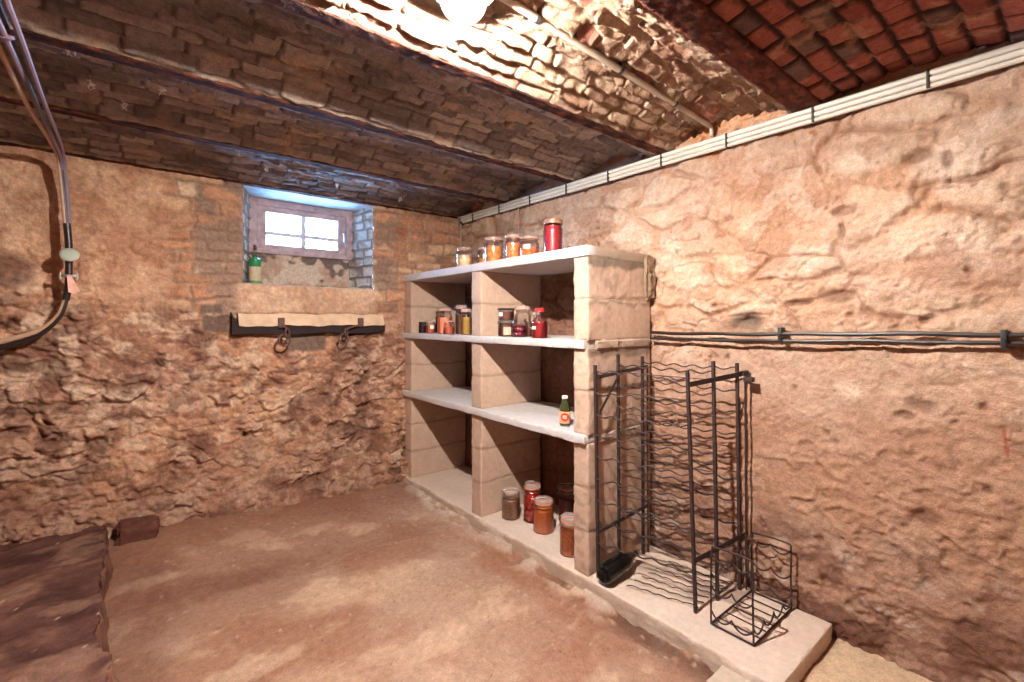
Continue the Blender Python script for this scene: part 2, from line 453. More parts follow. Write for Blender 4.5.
def build_right_wall():
    res = 0.0065
    ys = np.arange(YF, YB + 0.15, res); zs = np.arange(-0.05, 2.42, res)
    u, v = np.meshgrid(ys, zs, indexing='ij')
    wu = u + 0.10 * (fbm(u * 3.1, v * 3.1, 1, 3) - 0.5) + 0.03 * (fbm(u * 12, v * 12, 3, 2) - 0.5)
    wv = v + 0.16 * (fbm(u * 2.3, v * 2.3, 2, 3) - 0.5) + 0.035 * (fbm(u * 11, v * 11, 4, 2) - 0.5)
    e_, sid, f1_, ox_, oy_ = worley(wu * 3.1 + 0.35 * (fbm(u * 5, v * 5, 5, 3) - 0.5), wv * 6.4, 21, 0.98)
    d = e_ * 0.13
    low = 1 - sm(1.05, 1.45, v + 0.25 * (fbm(u * 2, v * 2, 8, 3) - 0.5))      # plastered lower half
    smear = sm(0.36, 0.56, fbm(u * 2.6, v * 2.6, 31, 4))                      # how far mortar covers the stones
    expo = (1 - 0.80 * low) * (0.20 + 0.80 * smear)
    jag = 0.030 * (fbm(u * 16, v * 16, 24, 4) - 0.5)
    face = sm(0.006, 0.040, d + jag)
    h = expo * 0.021 * face
    h += expo * 0.016 * (sid - 0.5) * face + expo * face * 0.05 * (ox_ * (sid - 0.5) + oy_ * (0.5 - sid)) * 0.3
    h += 0.022 * (fbm(u * 1.6, v * 1.6, 11, 3) - 0.5)
    h += 0.026 * (fbm(u * 7, v * 8, 12, 5) - 0.5) * (1 - 0.6 * low * sm(0.4, 0.7, v))
    # flaky plaster: stepped edges
    for (fs, sc, am) in ((41, 5.0, .0065), (43, 9.0, .0045)):
        q = fbm(u * sc, v * sc * 1.05, fs, 5) * 7; q = q - np.floor(q)
        h += am * (sm(0.0, 0.85, q) - sm(0.90, 0.985, q)) * 1.4 * sm(0.40, 0.58, fbm(u * 2.4, v * 2.4, fs + 3, 3)) * (1 - 0.65 * low * sm(0.45, 0.7, v))
    h += 0.010 * sm(0.78, 0.99, ridge(u * 9, v * 9, 46, 5)) * sm(.42, .6, fbm(u * 3, v * 3, 47, 2))
    rough = 0.5 + 1.0 * sm(0.42, 0.62, fbm(u * 3.4, v * 3.4, 48, 3))
    h += rough * (0.011 * (fbm(u * 26, v * 26, 13, 4) - 0.5) + 0.005 * (fbm(u * 62, v * 62, 14, 3) - 0.5))
    # open cracks in the joints, only here and there
    crk = (1 - sm(0.002, 0.012, np.abs(d + jag * 0.6))) * sm(0.52, 0.60, fbm(u * 4.3, v * 4.3, 51, 4)) * (1 - 0.9 * low)
    h -= 0.016 * crk
    w, wid, f1, _, _ = worley(u * 9, v * 9, 61)
    pit = (1 - sm(0.05, 0.17, f1 + 0.10 * (fbm(u * 40, v * 40, 62, 2) - 0.5))) * (wid > 0.90)
    h -= 0.014 * pit
    fis = sm(0.955, 0.985, ridge(wu * 4.5 + 3, wv * 6.5, 64, 4)) * sm(0.52, 0.60, fbm(u * 3.8, v * 3.8, 65, 4))
    h -= 0.008 * fis
    w, wid, f1, _, _ = worley(u * 20, v * 20, 66)
    pk = (1 - sm(0.06, 0.17, f1)) * (wid > 0.93)
    h -= 0.007 * pk
    # big broken hollows seen in the photo
    holes = [(0.38, 1.96, .05, .03), (0.62, 1.80, .06, .025), (0.62, 1.72, .016, .05), (0.62, 1.45, .07, .028), (0.78, 1.43, .05, .016), (1.0, 1.35, .07, .035),
             (0.37, 1.03, .045, .03), (0.42, 0.99, .04, .02), (0.36, 0.62, .06, .04), (0.30, 1.93, .02, .04)]
    hol = np.zeros_like(u)
    for i, (cu, cv, ru, rv) in enumerate(holes):
        hol = np.maximum(hol, mask_blob(u, v, cu, cv, ru, rv, 70 + i, 0.5, 1.1))
    h -= 0.022 * hol
    # foot of the wall: ragged and hollowed, then bulging on the ground
    foot = 1 - sm(0.20, 0.62, v + 0.35 * (fbm(u * 3, v * 3, 81, 4) - 0.5))
    h += foot * (0.030 * (fbm(u * 9, v * 13, 82, 5) - 0.5) + 0.012 * (ridge(u * 6, v * 14, 83, 4) - 0.5))
    # albedo
    c = colf(u.shape, (202, 168, 142))
    c = mixc(c, lin((208, 164, 130)), 0.8 * sm(0.40, 0.66, fbm(u * 2.1, v * 2.1, 91, 4)))
    stone = colf(u.shape, (216, 184, 152)); stone *= (0.82 + 0.36 * sid)[..., None]
    c = mixc(c, stone, 0.65 * expo * face)
    pale = sm(0.60, 0.75, fbm(u * 3.0, v * 4.2, 93, 5))
    for (cu, cv, ru, rv) in ((0.75, 1.60, .20, .07), (0.28, 1.63, .16, .10), (1.25, 1.55, .12, .05), (0.60, 1.07, .07, .05), (0.62, 0.85, .1, .06), (1.6, 2.0, .12, .05), (0.55, 2.0, .12, .06)):
        pale = np.maximum(pale, mask_blob(u, v, cu, cv, ru, rv, 95, 0.6, 1.2))
    c = mixc(c, lin((232, 206, 180)), 0.75 * pale)
    c = mixc(c, lin((176, 132, 104)), 0.55 * sm(0.56, 0.64, fbm(u * 6, v * 7, 94, 6)))
    c = mixc(c, lin((228, 200, 174)), 0.45 * sm(0.58, 0.63, fbm(u * 9, v * 11, 96, 6)))
    c = mixc(c, lin((205, 172, 148)), 0.7 * low * sm(0.35, 0.6, fbm(u * 1.7, v * 3, 97, 3)) * sm(0.95, 1.1, v))
    c = mixc(c, lin((184, 140, 112)), 0.65 * low * (1 - sm(0.9, 1.1, v)))
    c = mixc(c, lin((178, 140, 118)), 0.65 * foot)
    c = mixc(c, lin((112, 72, 58)), 0.75 * foot * sm(0.48, 0.60, fbm(u * 5, v * 9, 98, 4)))
    c = mixc(c, lin((205, 180, 158)), 0.8 * foot * sm(0.60, 0.68, fbm(u * 8, v * 11, 99, 4)))
    c = mixc(c, lin((140, 96, 72)), 0.6 * np.maximum(np.maximum(crk, pit), np.maximum(0.8 * fis, pk)))
    c = mixc(c, lin((200, 152, 114)), 0.4 * expo * (1 - face))
    c = mixc(c, lin((128, 92, 74)), 0.6 * hol)
    grey = mask_blob(u, v, 1.0, 1.35, .09, .05, 101, 0.4, 0.8)
    c = mixc(c, lin((128, 108, 92)), 0.8 * grey)
    ochre = sm(0.60, 0.72, fbm(u * 5, v * 5, 103, 4)) * sm(2.0, 2.25, v)
    c = mixc(c, lin((214, 150, 96)), 0.75 * np.maximum(ochre, 0.6 * sm(2.22, 2.30, v)))
    ws = mask_blob(u, v, 1.85, 2.27, .22, .05, 104, 0.5, 0.6)
    c = mixc(c, lin((205, 202, 200)), 0.8 * ws)
    ws = mask_blob(u, v, 2.6, 2.27, .22, .05, 105, 0.5, 0.6)
    c = mixc(c, lin((205, 202, 200)), 0.8 * ws)
    # rust run near the right of the view
    run = (1 - sm(0.002, 0.008, np.abs(u - 0.16 + 0.004 * np.sin(v * 30)))) * sm(0.885, 0.91, v) * (1 - sm(0.98, 1.0, v))
    c = mixc(c, lin((160, 84, 52)), 0.85 * run)
    c *= (0.90 + 0.2 * fbm(u * 60, v * 60, 111, 3))[..., None]
    behind = sm(1.60, 1.64, u) * (1 - sm(1.62, 1.70, v))                        # wall colour darker at the back of the shelves
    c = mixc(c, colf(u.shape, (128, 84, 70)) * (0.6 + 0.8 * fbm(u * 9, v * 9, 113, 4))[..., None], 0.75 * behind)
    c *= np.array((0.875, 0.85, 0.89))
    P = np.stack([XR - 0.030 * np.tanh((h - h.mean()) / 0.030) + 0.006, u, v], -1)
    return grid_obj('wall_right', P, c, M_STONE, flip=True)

# ------------------------------------------------------------------ window wall
WX0, WX1, WZ0, WZ1 = 0.5725, 1.4615, 1.60, 2.245
WD = 0.30                                # depth of the window niche
FX0, FX1 = 0.675, 1.385
def build_back_wall():
    res = 0.0068
    def lsp(a, b): return np.linspace(a, b, max(2, int(round((b - a) / res)) + 1))
    xs = np.concatenate([lsp(XL, WX0)[:-1], lsp(WX0, WX1)[:-1], lsp(WX1, XR + 0.1)])
    zs = np.concatenate([lsp(-0.05, WZ0)[:-1], lsp(WZ0, WZ1)[:-1], lsp(WZ1, 2.36)])
    u, v = np.meshgrid(xs, zs, indexing='ij')
    wu = u + 0.20 * (fbm(u * 4, v * 4, 201, 3) - 0.5) + 0.09 * (fbm(u * 14, v * 14, 203, 3) - 0.5)
    wv = v + 0.20 * (fbm(u * 3.4, v * 4, 202, 3) - 0.5) + 0.08 * (fbm(u * 13, v * 13, 204, 3) - 0.5)
    e, sid, f1, ox, oy = worley(wu * 5.2, wv * 9.5, 205, 0.98)
    e2, sid2, f12, _, _ = worley(wu * 14, wv * 19, 207, 0.98)
    cover = sm(0.44, 0.62, fbm(u * 2.2, v * 2.6, 210, 4))           # plaster left over the rubble
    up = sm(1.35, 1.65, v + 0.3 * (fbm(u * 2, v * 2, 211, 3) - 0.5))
    leftpl = up * (1 - sm(0.10, 0.30, u + 0.2 * (fbm(u * 3, v * 3, 212, 3) - 0.5)))   # buttery plaster top left
    cover = np.clip(np.maximum(cover * (0.25 + 0.6 * up), leftpl * 0.9), 0, 1)
    face = sm(0.02, 0.30, e)
    rel = (1 - 0.8 * cover) * (0.45 + 0.75 * sm(0.35, 0.62, fbm(u * 3.1, v * 4.1, 208, 4)))
    face = sm(0.0, 0.30, e + 0.30 * (fbm(u * 20, v * 20, 209, 4) - 0.5))
    h = rel * (0.026 * face + 0.020 * (sid - 0.5) * face + 0.013 * sm(0.02, 0.3, e2))
    h += 0.040 * (fbm(u * 2.0, v * 2.4, 213, 3) - 0.5)
    h += 0.030 * (fbm(u * 8, v * 9, 214, 6) - 0.5)
    h += 0.010 * sm(0.7, 0.97, ridge(u * 10, v * 14, 215, 4)) * rel
    h += 0.016 * (fbm(u * 24, v * 26, 216, 5) - 0.5) + 0.012 * (sm(0.50, 0.54, fbm(u * 11, v * 15, 218, 5)) - .5) * rel
    hole = sm(0.60, 0.70, fbm(u * 6.5, v * 9, 217, 4)) * rel * (1 - up * 0.6)
    h -= 0.028 * hole
    # brick courses left and right of the window
    bd, bid, brow, _, _ = courses(u + 0.05 * (fbm(u * 9, v * 9, 220, 4) - 0.5), v + 0.05 * (fbm(u * 6, v * 9, 221, 4) - 0.5), 0.078, 0.19, 222, 0.4, 0.7)
    bm1 = sm(-0.05, 0.05, u - 0.16 + 0.2 * (fbm(u * 5, v * 6, 223, 4) - .5)) * (1 - sm(-0.02, 0.02, u - WX0)) * sm(1.42, 1.5, v + .12 * (fbm(u * 5, v * 5, 224, 3) - .5))
    bm2 = sm(-0.02, 0.02, u - WX1) * sm(1.3, 1.5, v + .2 * (fbm(u * 5, v * 5, 225, 3) - .5))
    bmk = np.maximum(bm1, bm2)
    bh = 0.018 * sm(0.0, 0.018, bd) + 0.008 * (bid - 0.5) + 0.026 * (fbm(u * 11, v * 13, 226, 5) - 0.5) + 0.010 * (fbm(u * 34, v * 34, 227, 3) - 0.5)
    h = h * (1 - bmk) + bh * bmk
    sill = sm(WX0 - 0.08, WX0, u) * (1 - sm(WX1, WX1 + 0.05, u)) * sm(1.38, 1.42, v) * (1 - sm(WZ0 - 0.01, WZ0 + .005, v))
    h = h * (1 - sill) + (0.012 + 0.010 * (fbm(u * 12, v * 12, 228, 4) - 0.5) + 0.008 * ridge(u * 6, v * 7, 229, 3)) * sill
    # foot of the wall sloping out
    foot = 1 - sm(0.06, 0.42, v + 0.15 * (fbm(u * 3, v * 3, 230, 3) - 0.5))
    h += 0.05 * foot
    # fade at the niche
    dn = np.maximum(np.maximum(WX0 - u, u - WX1), np.maximum(WZ0 - v, v - WZ1))
    h *= sm(-0.001, 0.015, dn)
    # albedo
    base = colf(u.shape, (170, 126, 102))
    base = mixc(base, lin((196, 146, 112)), sm(0.4, 0.65, fbm(u * 3, v * 3, 240, 4)))
    pal = np.stack([lin(x) for x in ((166, 116, 94), (190, 148, 122), (142, 98, 82), (212, 178, 150), (174, 130, 106), (122, 84, 74), (186, 144, 118), (218, 190, 164))])
    st = pal[np.minimum((sid * 8).astype(int), 7)]
    st2 = pal[np.minimum((sid2 * 8).astype(int), 7)]
    c = mixc(base, st * 0.6 + st2 * 0.4, 0.80 * face * rel)
    pal_m = sm(0.55, 0.60, fbm(u * 8, v * 11, 241, 6)) * (0.55 + 0.45 * sm(0.6, 1.4, v))
    c = mixc(c, lin((220, 190, 164)), 0.70 * pal_m)
    c = mixc(c, lin((190, 142, 116)), 0.5 * sm(0.55, 0.63, fbm(u * 5, v * 6, 243, 5)))
    c = mixc(c, lin((210, 176, 150)), 0.6 * sm(0.57, 0.62, fbm(u * 17, v * 24, 245, 5)) * (1 - leftpl * .6))
    c = mixc(c, lin((118, 78, 66)), 0.55 * sm(0.58, 0.64, fbm(u * 15, v * 21, 246, 5)) * (1 - leftpl * .6))
    dk = sm(0.57, 0.70, fbm(u * 6, v * 8, 242, 5))
    c = mixc(c, lin((112, 72, 58)), 0.70 * dk * (1 - leftpl * .7))
    c = mixc(c, lin((100, 66, 54)), 0.7 * hole)
    c = mixc(c, mixc(colf(u.shape, (204, 164, 132)), lin((176, 130, 102)), sm(.45, .62, fbm(u * 7, v * 8, 254, 5))), 0.75 * leftpl)
    h += leftpl * 0.022 * (fbm(u * 9, v * 9, 255, 5) - .5)
    bc = np.stack([lin(x) for x in ((196, 140, 106), (212, 172, 136), (164, 108, 82), (150, 112, 90), (220, 188, 156), (178, 124, 94))])[np.minimum((bid * 6).astype(int), 5)]
    bc = mixc(colf(u.shape, (158, 130, 110)), bc, sm(0.003, 0.014, bd))
    bc = mixc(bc, lin((186, 142, 112)), 0.75 * sm(0.50, 0.60, fbm(u * 6, v * 8, 231, 5)))
    c = mixc(c, bc, 0.8 * bmk)
    # grey render on both sides of the niche and two square grey patches
    gp = sm(-0.02, 0.0, u - 0.315) * (1 - sm(0.0, 0.02, u - WX0)) * sm(1.35, 1.42, v)
    gp = np.maximum(gp, (sm(WX1, WX1 + .02, u) * (1 - sm(1.66, 1.68, u)) * sm(1.55, 1.60, v)))
    gp = gp * sm(0.38, 0.50, fbm(u * 6, v * 9, 244, 4))
    c = mixc(c, lin((146, 122, 106)), 0.8 * gp)
    for (a0, a1, b0, b1) in ((0.335, 0.455, 1.395, 1.455), (0.345, 0.49, 1.28, 1.385), (0.84, 1.10, 1.14, 1.27)):
        g = sm(-.012, .012, u - a0) * (1 - sm(-.012, .012, u - a1)) * sm(-.012, .012, v - b0 + .03 * (fbm(u * 14, v * 0 + 1, 247, 3) - .5)) * (1 - sm(-.012, .012, v - b1))
        c = mixc(c, lin((112, 92, 82)), 0.9 * g); h = h * (1 - g) + 0.016 * g
    c = mixc(c, mixc(colf(u.shape, (190, 150, 122)), lin((206, 172, 144)), sm(0.4, 0.6, fbm(u * 9, v * 9, 249, 4))), 0.85 * sill)
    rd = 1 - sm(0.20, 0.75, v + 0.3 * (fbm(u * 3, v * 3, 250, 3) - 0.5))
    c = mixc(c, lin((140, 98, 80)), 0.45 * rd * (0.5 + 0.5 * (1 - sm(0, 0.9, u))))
    stain = mask_blob(u, v, -0.48, 1.62, .10, .10, 252, .4, .6)
    c = mixc(c, lin((108, 76, 64)), 0.7 * stain)
    c *= (0.84 + 0.32 * fbm(u * 55, v * 55, 253, 3))[..., None]
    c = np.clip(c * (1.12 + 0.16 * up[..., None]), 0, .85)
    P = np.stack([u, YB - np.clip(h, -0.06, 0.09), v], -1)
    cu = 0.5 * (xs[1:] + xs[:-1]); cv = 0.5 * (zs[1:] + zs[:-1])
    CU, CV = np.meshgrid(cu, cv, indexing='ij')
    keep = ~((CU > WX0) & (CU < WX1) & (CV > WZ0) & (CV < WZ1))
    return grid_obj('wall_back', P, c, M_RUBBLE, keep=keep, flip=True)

def reveal(name, p00, p10, p11, p01, seed, kindcol, flip=False, res=0.008, amp=1.0):
    """niche face between four corners, whitewashed brick or plaster"""
    p00, p10, p11, p01 = [np.array(p, float) for p in (p00, p10, p11, p01)]
    la = np.linalg.norm(p10 - p00); lb = np.linalg.norm(p01 - p00)
    a = np.linspace(0, 1, int(la / res) + 2); b = np.linspace(0, 1, int(lb / res) + 2)
    A, B = np.meshgrid(a, b, indexing='ij')
    P = (p00 * ((1 - A) * (1 - B))[..., None] + p10 * (A * (1 - B))[..., None] + p11 * (A * B)[..., None] + p01 * ((1 - A) * B)[..., None])
    nrm = np.cross(p10 - p00, p01 - p00); nrm /= np.linalg.norm(nrm)
    if flip: nrm = -nrm
    u = A * la; v = B * lb
    if kindcol == 'brick':
        d, sid, row, lu, lv = courses(u + .012 * (fbm(u * 12, v * 12, seed, 2) - .5), v + .02 * (fbm(u * 9, v * 9, seed + 1, 2) - .5), 0.075, 0.16, seed, 0.2, 0.4)
        h = 0.016 * sm(0, 0.018, d) + 0.012 * (sid - 0.5) + 0.010 * (fbm(u * 16, v * 16, seed + 2, 4) - 0.5)
        c = colf(u.shape, (212, 200, 188)) * (0.75 + 0.4 * sid)[..., None]
        c = mixc(colf(u.shape, (132, 122, 118)), c, sm(0.004, 0.014, d))
        c = mixc(c, lin((150, 128, 116)), 0.7 * sm(0.55, 0.66, fbm(u * 9, v * 9, seed + 3, 4)))
    else:
        h = 0.016 * (fbm(u * 9, v * 9, seed, 4) - 0.5) + 0.010 * sm(0.48, 0.54, fbm(u * 5, v * 6, seed + 5, 4))
        c = mixc(colf(u.shape, (126, 108, 100)), mixc(colf(u.shape, (218, 194, 172)), lin((196, 160, 136)), sm(.4, .6, fbm(u * 11, v * 11, seed + 6, 4))), sm(0.43, 0.48, fbm(u * 7, v * 8, seed + 5, 5)))
    ed = np.minimum(np.minimum(u, la - u), np.minimum(v, lb - v))
    h *= sm(0, 0.012, ed) * amp
    return grid_obj(name, P + nrm * h[..., None], c, M_RUBBLE, flip=flip)

# ------------------------------------------------------------------ vaulted ceiling
def build_vault(i):
    RISE = 0.046 if i == 0 else 0.082
    y0, y1 = BEAM_Y[i], BEAM_Y[i + 1]
    res = 0.0075
    xs = np.arange(XL, XR + 0.10, res)
    half = (y1 - y0) / 2; arc = np.linspace(0, 1, int((y1 - y0) * 1.06 / res))
    u, t = np.meshgrid(xs, arc, indexing='ij')
    L = (y1 - y0) * 1.04; v = t * L
    red = (i == 0)
    s = 300 + 40 * i
    wu = u + 0.020 * (fbm(u * 9, v * 9, s, 2) - 0.5)
    wv = v + 0.018 * (fbm(u * 5, v * 9, s + 1, 3) - 0.5) + 0.010 * (fbm(u * 16, v * 16, s + 2, 2) - 0.5)
    ch, sw = (0.082, 0.135) if red else (0.060, 0.165)
    d, sid, row, lu, lv = courses(wu, wv, ch, sw, s + 3, 0.12, 0.35 if red else 0.55)
    face = sm(0.0, 0.014, d)
    if red:
        h = 0.014 * face + 0.012 * (sid - 0.5) * face
        h += 0.012 * (fbm(u * 10, v * 10, s + 4, 4) - 0.5)
        pal = ((168, 98, 84), (158, 86, 74), (178, 110, 94), (148, 82, 72), (118, 92, 84), (172, 102, 86), (162, 98, 84), (126, 98, 90))
        mort = (66, 46, 42)
    else:
        face = sm(0.0, 0.009, d + 0.008 * (fbm(u * 30, v * 30, s + 16, 3) - 0.5))
        bulge = fbm(u * 11, v * 13, s + 4, 4) - 0.5
        h = 0.016 * face + 0.014 * (sid - 0.5) * face + 0.011 * bulge + face * 0.009 * ((sid * 7.3 % 1) - .5) * lu + face * 0.012 * ((sid * 13.7 % 1) - .4) * lv
        # mortar squeezed out along the joints
        sq = (1 - sm(0.004, 0.016, d)) * sm(0.50, 0.62, fbm(u * 8, v * 12, s + 5, 3))
        h += 0.012 * sq * (0.3 + 1.4 * fbm(u * 25, v * 25, s + 15, 2))
        h += 0.018 * lv * face * (hash2(row, row * 0, s + 6) - 0.2)   # courses stepping over each other
        h += 0.010 * (fbm(u * 30, v * 30, s + 7, 4) - 0.5)
        if i == 1:
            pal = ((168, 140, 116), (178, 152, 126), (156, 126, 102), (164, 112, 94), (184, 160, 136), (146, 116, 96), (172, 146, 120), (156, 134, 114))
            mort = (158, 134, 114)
            h *= 1.15
        else:
            pal = ((176, 160, 150), (160, 146, 138), (190, 172, 158), (146, 130, 124), (170, 154, 146), (158, 146, 140), (184, 168, 156), (138, 126, 122))
            mort = (112, 98, 92)
    pal = np.stack([lin(x) for x in pal])
    c = pal[np.minimum((sid * 8).astype(int), 7)]
    c = mixc(colf(u.shape, mort), c, sm(0.004, 0.014, d) if red else sm(0.002, 0.010, d))
    if red:
        c = mixc(c, lin((196, 150, 126)), 0.55 * sm(0.60, 0.70, fbm(u * 14, v * 14, s + 8, 4)))
    elif i == 1:
        c = mixc(c, lin((188, 166, 142)), 0.6 * sm(0.5, 0.65, fbm(u * 6, v * 8, s + 8, 4)))
        c = mixc(c, lin((128, 96, 80)), 0.5 * sm(0.6, 0.7, fbm(u * 7, v * 9, s + 9, 4)))
    else:
        c = mixc(c, lin((206, 172, 140)), 0.5 * sm(0.62, 0.70, fbm(u * 8, v * 12, s + 8, 4)))
        c = mixc(c, lin((112, 98, 94)), 0.5 * sm(0.5, 0.66, fbm(u * 3, v * 5, s + 9, 4)))
    # pale mortar fillet along the beam nearer the lamp
    if not red:
        f0 = 1 - sm(0.025, 0.045, v + 0.02 * (fbm(u * 14, v * 3, s + 10, 3) - 0.5))
        f1 = 1 - sm(0.022, 0.045, (L - v) + 0.03 * (fbm(u * 12, v * 3, s + 11, 3) - 0.5))
        ff = np.maximum(f0, f1)
        h = h * (1 - ff) + ff * (0.018 + 0.022 * (fbm(u * 18, v * 18, s + 12, 4) - 0.5))
        c = mixc(c, lin((196, 174, 152)), 0.85 * ff * sm(0.36, 0.5, fbm(u * 7, v * 7, s + 13, 3)))
    c *= (0.86 + 0.28 * fbm(u * 60, v * 60, s + 14, 2))[..., None]
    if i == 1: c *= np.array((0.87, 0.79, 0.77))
    y = y0 + (y1 - y0) * t
    z = SPRING + RISE * (1 - (2 * t - 1) ** 2)
    dz = -RISE * 4 * (2 * t - 1) / (y1 - y0)
    nl = np.sqrt(1 + dz ** 2)
    h *= sm(0, 0.02, np.minimum(v, L - v))
    P = np.stack([u, y + dz / nl * h, z - h / nl], -1)
    return P, c, i

def build_beam(i):
    """rusty rolled I-beam: lower flange, web and upper flange above the vault"""
    y = BEAM_Y[i]; w = {0: .07, 1: .105, 2: .055, 3: .055, 4: .05, 5: .05}[i]
    xs = np.arange(XL, XR + 0.08, 0.012)
    sec = [(-w / 2, .012), (-w / 2, 0.0)] + [(-w / 2 + w * k / 10, 0.0) for k in range(1, 10)] + [(w / 2, 0.0), (w / 2, .012), (.006, .022), (.006, .11), (w / 2, .12), (w / 2, .13), (-w / 2, .13), (-w / 2, .12), (-.006, .11), (-.006, .022), (-w / 2, .012)]
    sec = np.array(sec)
    U, K = np.meshgrid(xs, np.arange(len(sec)), indexing='ij')
    yy = sec[K, 0]; zz = sec[K, 1]
    n = (fbm(U * 45, yy * 45 + zz * 30, 500 + i, 4) - 0.5)
    low = zz < 0.013
    jit = 0.010 if i == 1 else 0.006
    P = np.stack([U, y + yy + low * 0.3 * jit * n, BEAM_Z + zz - low * jit * np.maximum(n, -0.4)], -1)
    c = colf(U.shape, (104, 58, 46)) if i == 1 else colf(U.shape, (82, 52, 44))
    c = mixc(c, lin((150, 84, 60)), 0.6 * sm(0.5, 0.62, fbm(U * 22, yy * 60, 520 + i, 4)))
    c = mixc(c, lin((52, 32, 30)), 0.6 * sm(0.55, 0.65, fbm(U * 14, yy * 50, 540 + i, 4)))
    return grid_obj('ceiling_beam', P, c, M_RUST_BEAM)

# ------------------------------------------------------------------ floor
def floor_z(u, v):
    z = 0.035 + 0.03 * (fbm(u * 1.4, v * 1.4, 601, 3) - 0.5)
    z = z + 0.07 * sm(0.9, 0.0, (YB - v)) * (1 - 0.55 * sm(0.4, 1.7, u))
    z = z + 0.05 * (1 - sm(-0.05, 0.8, u)) * sm(1.5, 3.4, v)
    return z

def build_floor():
    res = 0.010
    xs = np.arange(XL, XR + 0.1, res); ys = np.arange(YF, YB + 0.12, res)
    u, v = np.meshgrid(xs, ys, indexing='ij')
    z = floor_z(u, v)
    z += 0.012 * (fbm(u * 6, v * 6, 603, 4) - 0.5) + 0.010 * (fbm(u * 24, v * 24, 604, 4) - 0.5) + 0.014 * (ridge(u * 4, v * 4, 609, 4) - .7) * sm(.45, .6, fbm(u * 2, v * 2, 610, 3))
    w, wid, f1, _, _ = worley(u * 22, v * 22, 605)
    peb = (1 - sm(0.10, 0.22, f1)) * (wid > 0.95)
    z += 0.006 * peb
    ch = fbm(u * 9, v * 9, 606, 4)
    edge = 1 - sm(0.0, 0.16, (1.70 - u) + 0.10 * (fbm(v * 6, u * 6, 607, 3) - 0.5))
    edge = edge * (u < 1.75)
    lum = fbm(u * 12, v * 8, 608, 5)
    z += edge * (0.075 * (lum - 0.44) + 0.018 * sm(.5, .56, lum))
    z = np.where((u > 1.6) & (u < 1.76), np.minimum(z, 0.084), z)
    z = np.minimum(z, np.where((u > 1.70) & (v > 0.64), 0.055, 9))
    c = colf(u.shape, (170, 130, 108))
    c = mixc(c, lin((184, 148, 126)), sm(0.38, 0.62, fbm(u * 1.8, v * 2.2, 611, 4)))
    c = mixc(c, lin((160, 112, 88)), 0.7 * sm(0.46, 0.64, fbm(u * 2.4 + 4, v * 2.0, 612, 4)))
    strk = sm(0.58, 0.72, fbm(u * 3.0 + v * 2.0, v * 6 - u * 2, 613, 5))
    c = mixc(c, lin((214, 180, 152)), 0.55 * strk)
    for (cx, cy, rx, ry) in ((0.9, 2.25, .35, .16), (0.45, 1.7, .3, .2), (0.75, 1.35, .35, .2)):
        c = mixc(c, lin((212, 176, 148)), 0.55 * mask_blob(u, v, cx, cy, rx, ry, 615, .7, 1.0))
    c = mixc(c, lin((128, 84, 64)), 0.65 * mask_blob(u, v, .35, 2.7, .5, .16, 616, .7, 1.0))
    c = mixc(c, lin((126, 86, 68)), 0.55 * (1 - sm(0.02, .22, u + .15 * (fbm(u * 4, v * 4, 617, 3) - .5))))
    back = sm(2.9, 3.35, v + .2 * (fbm(u * 4, v * 4, 618, 3) - .5))
    c = mixc(c, lin((158, 112, 88)), 0.7 * back)
    c = mixc(c, lin((214, 196, 178)), 0.70 * edge * sm(0.48, 0.55, lum))
    c = mixc(c, lin((96, 68, 56)), 0.75 * edge * (1 - sm(0.42, 0.50, lum)) * (1 - sm(1.5, 1.9, v)))
    sand = sm(1.70, 1.76, u) * (1 - sm(0.62, 0.66, v))
    c = mixc(c, lin((226, 196, 162)), 0.9 * sand)
    c = mixc(c, lin((206, 178, 156)), 0.6 * peb)
    w, wid, f1, _, _ = worley(u * 30, v * 30, 622)
    c = mixc(c, lin((92, 62, 50)), 0.5 * (1 - sm(0.06, 0.14, f1)) * (wid > 0.93))
    c *= (0.86 + 0.28 * fbm(u * 50, v * 50, 621, 3))[..., None]
    return grid_obj('floor', np.stack([u, v, z], -1), c, M_EARTH)

